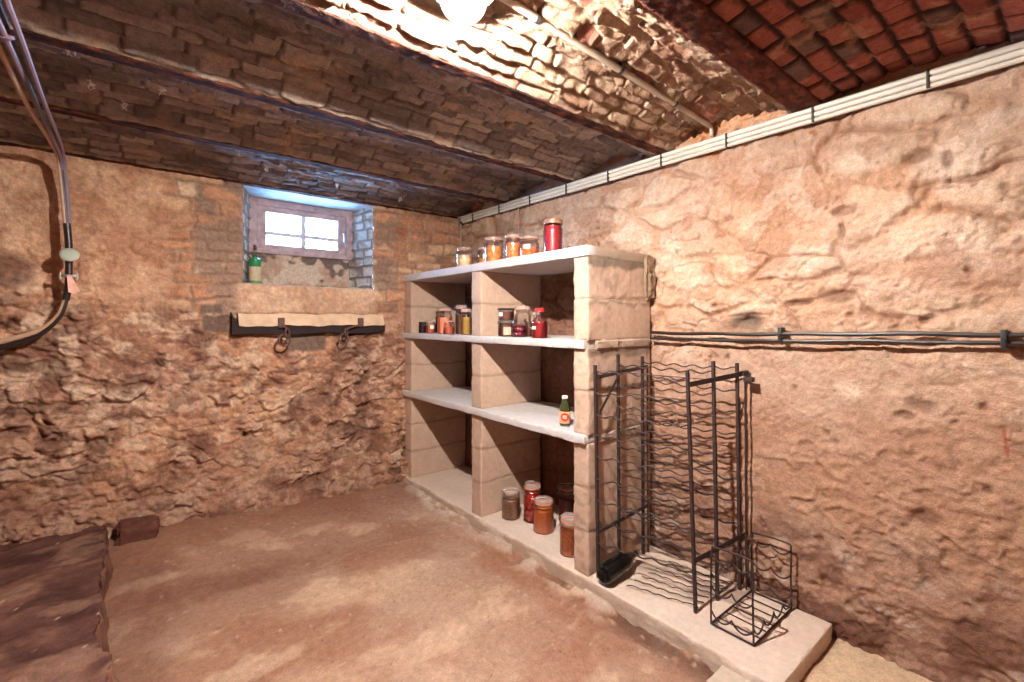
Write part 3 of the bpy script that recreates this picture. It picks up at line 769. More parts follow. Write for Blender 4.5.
def build_ledge():
    """low raised bank of packed earth along the left side"""
    xe = -0.085
    s = np.concatenate([np.linspace(XL, xe, 170), np.full(14, xe)])
    zt = np.concatenate([np.full(170, 0.22), np.linspace(0.215, -0.02, 14)])
    ys = np.arange(YF, YB + 0.06, 0.011)
    K, v = np.meshgrid(np.arange(len(s)), ys, indexing='ij')
    x = s[K]; z = zt[K]; down = (K >= 170)
    wob = 0.10 * (fbm(v * 3, v * 0, 651, 4) - 0.5) + 0.045 * (fbm(v * 12, z * 12, 652, 4) - 0.5)
    n = fbm(x * 4.0 + v * 1.6, v * 9 - x * 3.0, 653, 6)
    rim = sm(-0.35, -0.1, x)
    zz = z + np.where(down, 0, 0.050 * (n - 0.5) + 0.03 * (fbm(x * 6, v * 7, 654, 5) - 0.5) - 0.012 * rim + 0.016 * (fbm(x * 19, v * 24, 660, 4) - .5))
    xx = x + np.where(K >= 165, wob, wob * sm(-0.6, xe, x)) + np.where(down, 0.03 * (1 - (z / 0.22)), 0)
    c = colf(x.shape, (104, 68, 60))
    c = mixc(c, lin((138, 96, 80)), 0.7 * sm(0.48, 0.64, n))
    c = mixc(c, lin((76, 48, 44)), 0.7 * sm(0.50, 0.66, fbm(x * 4.2 + 3, v * 6, 655, 5)))
    c = mixc(c, lin((160, 122, 102)), 0.5 * sm(0.60, 0.70, fbm(x * 5, v * 11, 656, 5)))
    w, wid, f1, _, _ = worley(x * 26, v * 26, 657)
    c = mixc(c, lin((222, 190, 158)), 0.8 * (1 - sm(0.07, 0.15, f1)) * (wid > 0.93))
    c = mixc(c, lin((138, 94, 74)), 0.7 * down * sm(.4, .6, fbm(v * 9, z * 20, 658, 3)))
    c *= (0.84 + 0.32 * fbm(x * 50, v * 50, 659, 3))[..., None]
    return grid_obj('trim_1', np.stack([xx, v, zz], -1), c, M_EARTH)

def plain_wall(name, axis, pos, a0, a1, flip, seed):
    a = np.arange(a0, a1 + 0.05, 0.03); z = np.arange(-0.05, 2.42, 0.03)
    u, v = np.meshgrid(a, z, indexing='ij')
    h = 0.05 * (fbm(u * 4, v * 6, seed, 4) - 0.5)
    c = mixc(colf(u.shape, (190, 142, 110)), lin((168, 118, 90)), fbm(u * 3, v * 3, seed + 2, 4))
    P = np.stack([pos + h, u, v], -1) if axis == 0 else np.stack([u, pos + h, v], -1)
    return grid_obj(name, P, c, M_RUBBLE, flip=flip)

M_RUST_BEAM = masonry_mat('flaking_rust', 0.4, 1.0, 110, 0.9)
build_right_wall()
build_back_wall()
plain_wall('wall_left', 0, XL, YF, YB, False, 700)
plain_wall('wall_front', 1, YF, XL, XR, True, 710)
build_floor()
build_ledge()

# ceiling: five brick vaults in one surface each side of the beams
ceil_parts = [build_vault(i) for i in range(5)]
ceiling = empty('ceiling'); ceiling['kind'] = 'structure'
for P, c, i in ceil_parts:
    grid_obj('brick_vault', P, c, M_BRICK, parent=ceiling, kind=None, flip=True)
# the vaults behind the camera, plain
pv = []
ys = [YF, -1.15, -0.55, BEAM_Y[0]]
for a, b in zip(ys[:-1], ys[1:]):
    xs = np.linspace(XL, XR + .08, 80); t = np.linspace(0, 1, 16)
    u, tt = np.meshgrid(xs, t, indexing='ij')
    P = np.stack([u, a + (b - a) * tt, SPRING + RISE * (1 - (2 * tt - 1) ** 2)], -1)
    grid_obj('brick_vault', P, colf(u.shape, (160, 92, 72)), M_BRICK, parent=ceiling, kind=None, flip=True)
for i in range(6): build_beam(i)

# ------------------------------------------------------------------ window niche and window
YN = YB + WD
reveal('trim_2', (WX0, YB, WZ0), (FX0, YN, WZ0), (FX0, YN, WZ1), (WX0, YB, WZ1), 801, 'brick', flip=True)
reveal('trim_3', (WX1, YB, WZ0), (FX1, YN, WZ0), (FX1, YN, WZ1), (WX1, YB, WZ1), 811, 'brick', flip=False)
reveal('trim_4', (WX0, YB, WZ0), (WX1, YB, WZ0), (FX1, YN, WZ0), (FX0, YN, WZ0), 821, 'plaster', amp=0.5)
reveal('trim_5', (FX0, YN, WZ0), (FX1, YN, WZ0), (FX1, YN, 1.86), (FX0, YN, 1.86), 831, 'plaster', flip=False)
box('trim_6', WX0 - .02, WX1 + .02, YB - 0.002, YN + .06, WZ1, WZ1 + .03, M_LINTEL, None, 0.003, 'structure')

win = empty('window_1', (1.03, YN, 1.86)); win['kind'] = 'structure'
def wbox(name, x0, x1, y0, y1, z0, z1, mat, bev=0.004):
    o = box(name, x0 - 1.03, x1 - 1.03, y0 - YN, y1 - YN, z0 - 1.86, z1 - 1.86, mat, win, bev); return o
def frame_bm(x0, x1, z0, z1, w, y0, y1, wb=None, bev=0.004):
    bm = bmesh.new(); wb = wb or w
    add_box(bm, x0 - 1.03, x0 + w - 1.03, y0 - YN, y1 - YN, z0 - 1.86, z1 - 1.86, bev)
    add_box(bm, x1 - w - 1.03, x1 - 1.03, y0 - YN, y1 - YN, z0 - 1.86, z1 - 1.86, bev)
    add_box(bm, x0 + w - 1.03, x1 - w - 1.03, y0 - YN, y1 - YN, z0 - 1.86, z0 + wb - 1.86, bev)
    add_box(bm, x0 + w - 1.03, x1 - w - 1.03, y0 - YN, y1 - YN, z1 - w - 1.86, z1 - 1.86, bev)
    return bm
bm_obj('window_frame', frame_bm(0.655, 1.405, 1.845, 2.243, 0.050, YN - 0.03, YN + 0.05, .035), M_FRAME, win, smooth=False)
bm_obj('sash', frame_bm(0.708, 1.352, 1.872, 2.215, 0.062, YN - 0.012, YN + 0.03, .045), M_FRAME, win, smooth=False)
bmb = bmesh.new()
add_box(bmb, 1.014 - 1.03, 1.047 - 1.03, -0.004, 0.026, 1.90 - 1.86, 2.17 - 1.86, .003)
bm_obj('glazing_bar', bmb, M_SASH, win, smooth=False)
bmb = bmesh.new()
add_box(bmb, 0.765 - 1.03, 1.30 - 1.03, -0.003, 0.025, 1.986 - 1.86, 2.014 - 1.86, .003)
bm_obj('glazing_bar', bmb, M_SASH, win, smooth=False)
wbox('pane', 0.765, 1.30, YN + 0.010, YN + 0.014, 1.905, 2.165, M_PANE, 0)
lt = bmesh.new(); add_tube(lt, [(0.30, -0.02, 0.19), (0.30, -0.045, 0.19), (0.30, -0.05, 0.12)], 0.007)
bm_obj('latch', lt, M_WIRE, win)
hg = bmesh.new(); add_tube(hg, [(-0.34, -0.035, 0.03), (-0.34, -0.055, 0.02), (-0.335, -0.05, 0.0)], 0.010)
bm_obj('hinge', hg, M_IRON, win)

# ------------------------------------------------------------------ concrete shelf unit
def conc_col(base, var=0.12, joint=(150, 126, 104), extra=None):
    b = lin(base); j = lin(joint)
    def f(P, nrm, jm):
        n = vn3(P[:, 0] * 7, P[:, 1] * 7, P[:, 2] * 7, 71) * 0.6 + vn3(P[:, 0] * 25, P[:, 1] * 25, P[:, 2] * 25, 72) * 0.4
        c = b[None] * (1 + var * (2 * n - 1))[:, None]
        c = c * (1 - 0.6 * jm[:, None]) + j[None] * 0.6 * jm[:, None]
        if extra is not None: c = extra(P, nrm, c)
        return c
    return f

UX0 = 1.726
FX = 1.714
def dark_mortar(P, nrm, c):
    """grey mortar smeared on the outer end of the unit under the top slab"""
    n = fbm(P[:, 0] * 14, P[:, 2] * 14, 905, 4)
    for (z0, amt, th) in ((1.655, 0.9, .035), (1.20, 0.7, .03), (1.44, 0.6, .008)):
        m = 1 - sm(th * 0.7, th * 1.2, np.abs(P[:, 2] - z0 + 0.05 * (n - 0.5)))
        m = m * (nrm[:, 1] < -0.5)
        c = c * (1 - amt * m[:, None]) + lin((128, 112, 98))[None] * amt * m[:, None]
    sp = sm(0.62, 0.70, vn3(P[:, 0] * 34, P[:, 1] * 34, P[:, 2] * 34, 77)) * sm(.45, .6, vn3(P[:, 0] * 5, P[:, 1] * 5, P[:, 2] * 5, 78))
    return c * (1 - 0.2 * sp[:, None])

unit = empty('concrete_shelf_unit', (0, 0, 0))
tag(unit, 'large concrete block shelving unit with six open bays in the corner', 'shelves')
BLK = (206, 174, 152)
levels = [(0.10, 0.745, 3), (0.79, 1.212, 2), (1.254, 1.67, 2)]
for (ya, yb, last) in ((3.372, 3.485, 0), (2.417, 2.529, 0), (1.521, 1.621, 1)):
    for (za, zb, nb) in levels:
        js = [za + (zb - za) * k / nb for k in range(1, nb)]
        rough_box('block_pier', UX0, 2.245, ya, yb, za - .002, zb + .002, conc_col(BLK, 0.12, (150, 124, 100), dark_mortar if last else None), M_CONC, unit, 0.010, 0.0022, js, seed=int(ya * 100 + za * 10))
def slab_end(P, nrm, c):
    m = (nrm[:, 1] < -0.5) * sm(1.74, 1.80, P[:, 0] + .05 * (fbm(P[:, 0] * 20, P[:, 2] * 20, 920, 3) - .5)) * 0.9
    return c * (1 - m[:, None]) + lin((166, 142, 120))[None] * m[:, None]
SLABC = (212, 202, 198)
rough_box('shelf_slab', FX, 2.243, 1.519, 3.485, 1.668, 1.722, conc_col(SLABC, 0.08, extra=slab_end), M_CONC, unit, 0.010, 0.0012, seed=41)
rough_box('shelf_slab', FX - .008, 2.243, 1.535, 3.490, 1.212, 1.254, conc_col(SLABC, 0.08), M_CONC, unit, 0.010, 0.0012, seed=42)
rough_box('shelf_slab', FX - .010, 2.243, 1.528, 3.490, 0.745, 0.790, conc_col(SLABC, 0.10), M_CONC, unit, 0.010, 0.0014, seed=43)
# mortar blob where the unit meets the wall
def mort_col(P, nrm, c): return c
rough_box('wall_mortar', 2.175, 2.243, 1.488, 1.523, 1.47, 1.705, conc_col((150, 124, 102), 0.3), M_CONC, unit, 0.008, 0.010, seed=44, round_e=0.020, nscale=22)
for zz in (1.212, 0.745):
    rough_box('joint_mortar', 1.78, 2.243, 1.513, 1.530, zz - .004, zz + .043, conc_col((180, 156, 136), 0.2), M_CONC, unit, 0.008, 0.004, seed=45, round_e=0.008, nscale=30)

def plinth_col(P, nrm, c):
    m = (nrm[:, 0] < -0.5) * sm(0.40, 0.55, fbm(P[:, 1] * 8, P[:, 2] * 30, 911, 4))
    c = c * (1 - 0.5 * m[:, None]) + lin((170, 140, 114))[None] * 0.5 * m[:, None]
    dirt = sm(0.50, 0.62, fbm(P[:, 0] * 9, P[:, 1] * 9, 912, 4)) * sm(1.9, 2.1, P[:, 0]) * (P[:, 1] < 1.5) * (P[:, 1] > .95) * (nrm[:, 2] > .5)
    c = c * (1 - 0.55 * dirt[:, None]) + lin((112, 82, 66))[None] * 0.55 * dirt[:, None]
    return c
plinth = rough_box('trim_7', 1.706, 2.25, 0.650, 3.49, -0.01, SLAB_Z, conc_col((226, 202, 184), 0.10, extra=plinth_col), M_CONC, None, 0.011, 0.0022, kind='structure', seed=51, round_e=0.005)

step = rough_box('paving_slab', 1.15, 1.712, 0.35, 0.848, 0.030, 0.070, conc_col((206, 186, 166), 0.10), M_CONC, None, 0.012, 0.002, seed=52)
tag(step, 'small pale concrete slab on the earth floor against the end of the plinth', 'slab')
blk = rough_box('stone_block', -0.055, 0.125, 3.27, 3.42, 0.10, 0.225, conc_col((112, 70, 58), 0.3), M_EARTH, None, 0.012, 0.012, seed=53, round_e=0.02, nscale=14)
tag(blk, 'dark reddish stone block on the floor at the foot of the window wall', 'stone')

# ------------------------------------------------------------------ lamp
def ceiling_lamp(x, y, label, mat):
    lamp = empty('ceiling_lamp', (x, y, 2.335)); tag(lamp, label, 'lamp')
    lathe('lamp_base_shield', [(0, 0.012), (0.05, 0.012), (0.05, -0.040), (0.086, -0.060), (0.088, -0.071), (0.062, -0.068), (0.03, -0.060), (0, -0.060)], M_LAMP_SHIELD, lamp)  # base with a flared shield added to block the lamp's upward light
    R = 0.066
    lathe('lamp_globe', [(R * math.sin(a), -0.094 + R * 0.96 * math.cos(a)) for a in [PI * k / 16 for k in range(7, 17)]], M_GLOBE, lamp, segs=24)
    lathe('light_bulb', [(0.014 * math.sin(a), -0.090 + 0.014 * math.cos(a)) for a in [PI * k / 12 for k in range(0, 13)]], mat, lamp, segs=16)
ceiling_lamp(0.712, 1.082, 'lit round opal ceiling lamp under the pale brick vault at the top of the photo', M_LAMP)

# ------------------------------------------------------------------ ceiling conduit to the lamp
cc = empty('ceiling_conduit', (0, 0, 0)); tag(cc, 'single grey conduit pipe running along the lit brick vault to the lamp', 'pipe')
ZC = 2.312
tube('pipe', [(0.79, 1.085, ZC), (1.4, 1.115, ZC - .001), (2.19, 1.155, ZC - .003)], 0.0125, M_PIPE2, cc, 10)
tube('elbow', curve_pts([(2.18, 1.155, ZC - .003), (2.215, 1.157, ZC - .010), (2.222, 1.158, ZC - .035), (2.222, 1.158, 2.262)]), 0.009, M_PIPE2, cc, 10)
for x in (1.0, 1.45, 1.86):
    y = 1.085 + (x - 0.79) * 0.05
    bm = bmesh.new(); add_tube(bm, [(x - .008, y, ZC), (x + .008, y, ZC)], 0.0155, 10); add_box(bm, x - .006, x + .006, y - .004, y + .004, ZC + .012, ZC + .04)
    bm_obj('pipe_clip', bm, M_BLACK, cc)

# ------------------------------------------------------------------ conduit run on the right wall
wc = empty('wall_conduit', (0, 0, 0)); tag(wc, 'bundle of three pale grey conduit pipes clipped high along the right wall', 'pipe')
for k, (dz, r) in enumerate(((0.024, .0115), (0.0, .0115), (-0.022, .0095))):
    tube('pipe', [(XR - 0.034, YF + .03, 2.212 + dz), (XR - 0.036, 1.0, 2.215 + dz), (XR - 0.034, 2.2, 2.219 + dz), (XR - 0.036, 3.44 - .03 * k, 2.223 + dz)], r, M_PIPE, wc, 10)
for y in (0.0, 0.348, 0.712, 1.078, 1.433, 1.793, 2.14, 2.5, 2.86, 3.22, 3.41):
    bm = bmesh.new(); add_box(bm, XR - .050, XR - .012, y - .0045, y + .0045, 2.184, 2.249, .002)
    bm_obj('pipe_clip', bm, M_BLACK, wc, smooth=False)
tube('drop_wire', curve_pts([(XR - .05, 2.62, 2.19), (XR - .045, 2.62, 2.1), (XR - .05, 2.625, 1.98), (XR - .045, 2.62, 1.88)]), 0.0028, M_PIPE2, wc, 6)
tube('drop_pipe', [(XR - .045, 3.40, 2.19), (XR - .045, 3.40, 1.95)], 0.006, M_PIPE2, wc, 8)

# ------------------------------------------------------------------ black cables on the right wall
def wall_cable(name, dz, r, sag, label):
    pts = []
    for k in range(60):
        y = 1.50 - k * (1.50 - YF - .05) / 59
        z = 1.272 + dz + 0.018 * (1.5 - y) / 1.4 + sag * math.sin(y * 4.3) + 0.002 * math.sin(y * 17 + dz * 90)
        pts.append((XR - 0.040, y, z))
    o = tube(name, pts, r, M_CABLE, None, 8); tag(o, label, 'cable'); return o
wall_cable('wall_cable', 0.013, 0.0085, 0.003, 'upper of the two black cables running level along the right wall')
wall_cable('wall_cable', -0.016, 0.0075, 0.004, 'lower of the two black cables running level along the right wall')
for n_, (y, lab) in enumerate(((0.838, 'black clip holding the wall cables above the rack end'), (0.16, 'black clip holding the wall cables at the far right'))):
    bm = bmesh.new(); add_box(bm, XR - .055, XR - .01, y - .008, y + .008, 1.258, 1.322, .003); add_tube(bm, [(XR - .03, y, 1.29), (XR - .062, y, 1.29)], .007)
    tag(bm_obj('cable_clip', bm, M_BLACK), lab, 'clip')

# ------------------------------------------------------------------ hanging cable bundle on the left
cb = empty('cable_bundle', (0, 0, 0)); tag(cb, 'bundle of grey lilac cables hanging from the ceiling down the window wall at left', 'cable')
for k, (dx, dz, mt) in enumerate(((0, 0, M_CABLE_LILAC), (0.020, 0.010, M_CABLE_LILAC), (-0.018, 0.012, M_CABLE_LILAC), (0.004, 0.024, M_CABLE))):
    sag = 0.02 * k
    pts = curve_pts([(-0.30 + dx * 1.8, 1.2, 2.22 + dz), (-0.286 + dx * 1.6, 1.93, 2.185 + dz), (-0.282 + dx * 1.3, 2.5, 2.185 + dz - sag * .6), (-0.280 + dx, 3.0, 2.20 + dz - sag * .3), (-0.277 + dx * .6, 3.28, 2.185 + dz * .5), (-0.272 + dx * .5, 3.345, 2.10), (-0.262 + dx * .5, 3.36, 1.95), (-0.255 + dx * .4, 3.36, 1.82)])
    tube('cable', pts, 0.0085, M_CABLE_TAN if k == 2 else mt, cb, 8)
tube('tape_wrap', [(-0.286, 1.98, 2.195), (-0.285, 2.00, 2.197)], 0.024, M_CABLE_LILAC, cb, 10)
tube('tape_wrap', curve_pts([(-0.258, 3.36, 1.86), (-0.252, 3.36, 1.78), (-0.25, 3.36, 1.70), (-0.25, 3.36, 1.62), (-0.252, 3.36, 1.54), (-0.262, 3.365, 1.46)]), 0.016, M_TAPE, cb, 10)
bm = bmesh.new()
add_lathe(bm, [(0, .012), (.026, .012), (.036, .006), (.040, 0), (.038, -.008), (0, -.010)], 28)
jd = bm_obj('junction_disc', bm, pm('grey_green_plastic', (176, 182, 164), 0.5), cb)
jd.location = (-0.245, 3.325, 1.695); jd.rotation_euler = (math.radians(62), 0, 0)
bm = bmesh.new(); add_box(bm, -0.285, -0.215, 3.335, 3.352, 1.578, 1.592, .002); add_tube(bm, [(-.282, 3.34, 1.60), (-.282, 3.34, 1.565)], .006); add_tube(bm, [(-.218, 3.34, 1.60), (-.218, 3.34, 1.565)], .006)
bm_obj('clamp', bm, M_WIRE, cb)
bm = bmesh.new()
q = [(-0.256, 3.332, 1.585), (-0.240, 3.330, 1.588), (-0.205, 3.325, 1.505), (-0.228, 3.325, 1.492), (-0.250, 3.328, 1.500)]
fv = [bm.verts.new(p) for p in q]; bv = [bm.verts.new((p[0], p[1] + .0015, p[2])) for p in q]
bm.faces.new(fv); bm.faces.new(bv[::-1])
for k in range(5): bm.faces.new((fv[k], bv[k], bv[(k + 1) % 5], fv[(k + 1) % 5]))
bm_obj('paper_tag', bm, pm('pink_paper_tag', (236, 178, 160), 0.7, 0, 0.15, 30), cb, smooth=False)
for dz in (0, 0.03):
    tube('cable', curve_pts([(-0.262, 3.365, 1.47), (-0.285, 3.37, 1.38 + dz * .3), (-0.34, 3.38, 1.30 + dz * .6), (-0.42, 3.385, 1.245 + dz), (-0.55, 3.39, 1.205 + dz), (-0.8, 3.395, 1.17 + dz), (-1.2, 3.40, 1.15 + dz)]), 0.0125, M_CABLE_TAN if dz else M_CABLE, cb, 8)

# ------------------------------------------------------------------ wooden rail with rings
rail = empty('ring_rail', (0, 0, 0)); tag(rail, 'pale wooden rail with two hanging iron rings fixed below the window', 'rail')
bm = bmesh.new()
prof = [(3.435, 1.330), (3.400, 1.318), (3.432, 1.398), (3.475, 1.402)]
xs_ = [0.535 + (1.515 - 0.535) * k / 30 for k in range(31)]
rows = []
for x in xs_:
    w = 0.004 * math.sin(x * 17) + 0.003 * math.sin(x * 41)
    rows.append([bm.verts.new((x, p[0] + w * .5, p[1] + w)) for p in prof])
for a, b in zip(rows[:-1], rows[1:]):
    for k in range(4): bm.faces.new((a[k], b[k], b[(k + 1) % 4], a[(k + 1) % 4]))
bm.faces.new(rows[0]); bm.faces.new(rows[-1][::-1])
bm_obj('board', bm, M_WOOD_PALE, rail, smooth=False)
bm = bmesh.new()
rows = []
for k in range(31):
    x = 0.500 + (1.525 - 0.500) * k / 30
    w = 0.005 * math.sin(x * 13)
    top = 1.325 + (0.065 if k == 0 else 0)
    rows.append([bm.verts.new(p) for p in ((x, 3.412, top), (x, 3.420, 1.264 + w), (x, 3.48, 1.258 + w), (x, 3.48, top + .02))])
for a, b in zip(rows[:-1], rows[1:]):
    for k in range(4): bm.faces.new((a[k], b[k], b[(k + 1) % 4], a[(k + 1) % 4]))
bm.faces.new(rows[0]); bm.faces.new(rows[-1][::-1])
bm_obj('batten_with_shade', bm, M_WOOD_SHADE, rail, smooth=False)  # dark board drawn deeper and darker to stand in for shade below it
for (x, rx, big) in ((0.782, .795, 1.0), (1.325, 1.19, 0.9)):
    bm = bmesh.new()
    add_box(bm, x - .020, x + .020, 3.385, 3.408, 1.305, 1.372, .005)
    add_tube(bm, [(x, 3.39, 1.32), ((x + rx) / 2 + .012, 3.375, 1.312), (rx + .018, 3.375, 1.290)], .007)
    hk = bm_obj('staple', bm, M_IRON, rail)
    for (ox, oz, r, tilt) in ((0.018, 1.268, 0.030 * big, .9), (0.0, 1.222, 0.040 * big, .25)):
        pts = [(rx + ox + r * math.cos(a) * math.cos(tilt), 3.370 + r * math.cos(a) * math.sin(tilt), oz + r * math.sin(a)) for a in [2 * PI * k / 24 for k in range(24)]]
        bm = bmesh.new(); add_tube(bm, pts, 0.0065, 8, True)
        bm_obj('iron_ring', bm, M_IRON, hk)

# ------------------------------------------------------------------ green bottle on the sill
gb = empty('spray_bottle', (0.655, 3.56, WZ0 + .004)); tag(gb, 'green plastic bottle with pale label standing on the window sill', 'bottle')
M_GREEN = pm('green_plastic', (40, 128, 74), 0.35)
lathe('bottle_body', [(0, 0), (.032, 0), (.036, .004), (.036, .020)], pm('mid_green_plastic', (92, 140, 70), 0.4), gb)
lathe('bottle_label', [(.0355, .018), (.0365, .020), (.0365, .112), (.0355, .114)], pm('beige_label', (186, 168, 140), 0.7, 0, .12, 60), gb)
lathe('bottle_shoulder', [(.036, .020), (.0355, .112), (.0375, .116), (.037, .165), (.030, .172), (.012, .178), (0, .178)], M_GREEN, gb)
bm = bmesh.new(); add_tube(bm, [(0, 0, .176), (0, 0, .196)], .012, 12); add_tube(bm, [(-.02, 0, .165), (-.045, -.004, .19), (-.04, -.004, .196)], .006, 8)
bm_obj('nozzle', bm, pm('dark_green_plastic', (24, 70, 48), 0.4), gb)

# ------------------------------------------------------------------ jars
CONT = {}
def cont(name, rgb, rough=0.35, noise=0.2, nscale=60, metal=0):
    if name not in CONT: CONT[name] = pm(name, rgb, rough, metal, noise, nscale, coat=0.3)
    return CONT[name]

def jar(label, x, y, z, r, h, content, fill=0.72, lid='glass', lumps=0.0, group=None, name='preserving_jar', lscale=3.0, lid_mat=None, neck=0.82, rz=0.0, clip=True, label_patch=None, tint=None, seed=1, cat='jar'):
    """r body radius, h full height with lid, content a material"""
    o = empty(name, (x, y, z), rz); tag(o, label, cat, group)
    lh = 0.13 * h if lid == 'glass' else 0.12 * h
    bh = h - lh; n = r * neck
    prof = [(0, 0.001), (r * .90, 0.001), (r, r * .10), (r, bh * .74), (r * .985, bh * .80), (n * 1.02, bh * .90), (n, bh * .93), (n * 1.06, bh * .95), (n * 1.06, bh)]
    lathe('jar_glass', prof, tint or M_GLASS, o, 28)
    ri = r * 0.94; top = min(bh * fill, bh * .93)
    cp = [(0, r * .05), (ri * .9, r * .05)]
    nseg = 18
    for k in range(nseg + 1):
        zz = r * .10 + (top - r * .10) * k / nseg
        rr = ri if zz < bh * .76 else ri + (n * .93 - ri) * min(1, (zz - bh * .76) / (bh * .15))
        cp.append((rr, zz))
    cp += [(ri * .55 if top < bh * .76 else n * .55, top + lumps * .6), (0, top)]
    rip = None
    if lumps > 0:
        def rip(a, zz):
            u = a / (2 * PI) * round(lscale * 2.2); v = zz / (2 * r) * lscale * 1.15
            i = math.floor(v); u2 = u + 0.5 * (i % 2)
            fx = (u2 - math.floor(u2)) - .5; fy = (v - i) - .5
            return -lumps + lumps * 1.0 * max(0.0, 1 - 3.2 * (fx * fx + fy * fy))
    lathe('jar_contents', cp, content, o, 40 if lumps > 0 else 24, ripple=rip)
    if lid == 'glass':
        lathe('jar_lid', [(0, bh + lh * .85), (n * .55, bh + lh), (n * .98, bh + lh), (n * 1.1, bh + lh * .8), (n * 1.1, bh + lh * .15), (n * 1.0, bh + lh * .12), (0, bh + lh * .12)], M_GLASS_LID, o, 28)
        lathe('rubber_ring', [(n * .9, bh - .0005), (n * 1.13, bh), (n * 1.13, bh + lh * .16), (n * .9, bh + lh * .16)], lid_mat or M_RUBBER, o, 24)
        if clip:
            bm = bmesh.new()
            ring = [(n * 1.10 * math.cos(a), n * 1.10 * math.sin(a), bh * .91) for a in [2 * PI * k / 24 for k in range(24)]]
            add_tube(bm, ring, .0016, 6, True)
            s = n * 1.12
            add_tube(bm, [(s, -.008, bh * .91), (s + .008, -.008, bh * .84), (s + .010, .0, bh * .83), (s + .008, .008, bh * .84), (s, .008, bh * .91)], .0014, 6)
            add_tube(bm, curve_pts([(s, 0, bh * .91), (s + .010, 0, bh + lh * .4), (s * .8, 0, bh + lh * 1.08), (0, 0, bh + lh * 1.1), (-s * .8, 0, bh + lh * 1.08), (-s - .004, 0, bh + lh * .4), (-s, 0, bh * .91)], 5), .0016, 6)
            bm_obj('wire_clip', bm, M_WIRE, o)
    elif lid == 'open':
        pass
    else:
        m = lid_mat
        def knurl(a, zz): return 0.0006 * math.cos(24 * a)
        lathe('jar_lid', [(0, h), (n * 1.0, h), (n * 1.10, h - lh * .15), (n * 1.10, bh - .002), (n * 1.02, bh - .002)], m, o, 48, ripple=knurl)
    if label_patch:
        a0, wdt, z0, z1, mt = label_patch
        bm = bmesh.new(); K = 10
        for sgn in (1,):
            lo = [bm.verts.new(((r + .0008) * math.cos(a0 + wdt * (k / K - .5)), (r + .0008) * math.sin(a0 + wdt * (k / K - .5)), z0 * h)) for k in range(K + 1)]
            hi = [bm.verts.new(((r + .0008) * math.cos(a0 + wdt * (k / K - .5)), (r + .0008) * math.sin(a0 + wdt * (k / K - .5)), z1 * h)) for k in range(K + 1)]
            for k in range(K): bm.faces.new((lo[k], lo[k + 1], hi[k + 1], hi[k]))
        bm_obj('jar_label', bm, mt, o)
    return o

TOP = 1.7225; MID = 1.2545; LOW = 0.790; BOT = SLAB_Z + .001
TOCAM = lambda x, y: math.atan2(-y, -x)     # heading from a thing on the shelves to the room's middle
C_PINKFISH = cont('pale_orange_preserve', (245, 185, 139), noise=.3, nscale=40)
C_AMBER = cont('amber_preserve', (206, 132, 64), noise=.35, nscale=45)
C_BROWNAMB = cont('brown_amber_preserve', (204, 129, 64), noise=.3)
C_ORANGE = cont('bright_orange_fruit', (240, 130, 72), noise=.2)
C_ORRED = cont('orange_red_fruit', (245, 106, 51), noise=.25)
C_CRAN = cont('crimson_berries', (158, 36, 46), noise=.45, nscale=90)
C_TOM = cont('red_tomato', (206, 46, 34), 0.25, .12, 30)
C_SQUASH = cont('orange_puree', (229, 120, 51), noise=.15)
C_GREYBR = cont('grey_brown_preserve', (162, 122, 95), noise=.45, nscale=110)
C_BRORNG = cont('brown_orange_preserve', (204, 113, 62), noise=.35, nscale=70)
C_DARK = cont('black_jam', (39, 25, 30), 0.2, .1)
C_DKBROWN = cont('dark_brown_preserve', (106, 64, 53), noise=.3)
C_PINK = cont('salmon_pink_preserve', (238, 143, 111), noise=.12)
C_REDBR = cont('red_brown_jam', (180, 85, 67), noise=.2)
C_OLIVE = cont('olive_yellow_preserve', (170, 130, 62), noise=.2)
C_CHERRY = cont('dark_cherries', (110, 28, 40), 0.3, .3, 60)
C_REDSYR = cont('red_syrup', (138, 32, 34), 0.2, .1)
M_LID_STEEL = pm('steel_lid', (150, 138, 128), 0.35, 0.8)
M_LID_BLACK = pm('dark_lid', (58, 44, 40), 0.4, 0.3)
M_LID_RED = pm('red_cap', (206, 44, 48), 0.35)
M_LID_BROWN = pm('brown_lid', (150, 104, 84), 0.5, 0.3)

G1 = 'preserving jars on top of the concrete unit'
jar('squat clip jar of pale orange fruit, leftmost on top of the concrete unit', 1.85, 2.800, TOP, .061, .150, C_PINKFISH, .72, lumps=.006, rz=2.6, name='preserving_jar', group=G1)
jar('narrow jar of brown amber preserve half behind the amber jar on the unit top', 1.96, 2.715, TOP, .045, .155, C_BROWNAMB, .55, lumps=.004, rz=2.9, group=G1)
jar('large clip jar of amber yellow fruit, third from left on the unit top', 1.86, 2.462, TOP, .066, .178, C_AMBER, .76, lumps=.006, rz=2.4, group=G1)
jar('clip jar of bright orange fruit standing beside the amber jar on the unit top', 1.865, 2.266, TOP, .051, .170, C_ORANGE, .76, lumps=.006, rz=3.0, group=G1)
jar('squat clip jar of orange red fruit with a white sticker on the unit top', 1.87, 2.120, TOP, .060, .138, C_ORRED, .55, lumps=.007, rz=0.2, group=G1, label_patch=(TOCAM(1.87, 2.120) - .2 - 0.25, .7, .42, .60, M_PAPER))
jar('tall jar packed with crimson berries, rightmost on the unit top', 1.83, 1.872, TOP, .055, .192, C_CRAN, .93, lid='screw', lid_mat=M_LID_BROWN, lumps=.002, lscale=7, neck=.88, group=G1)

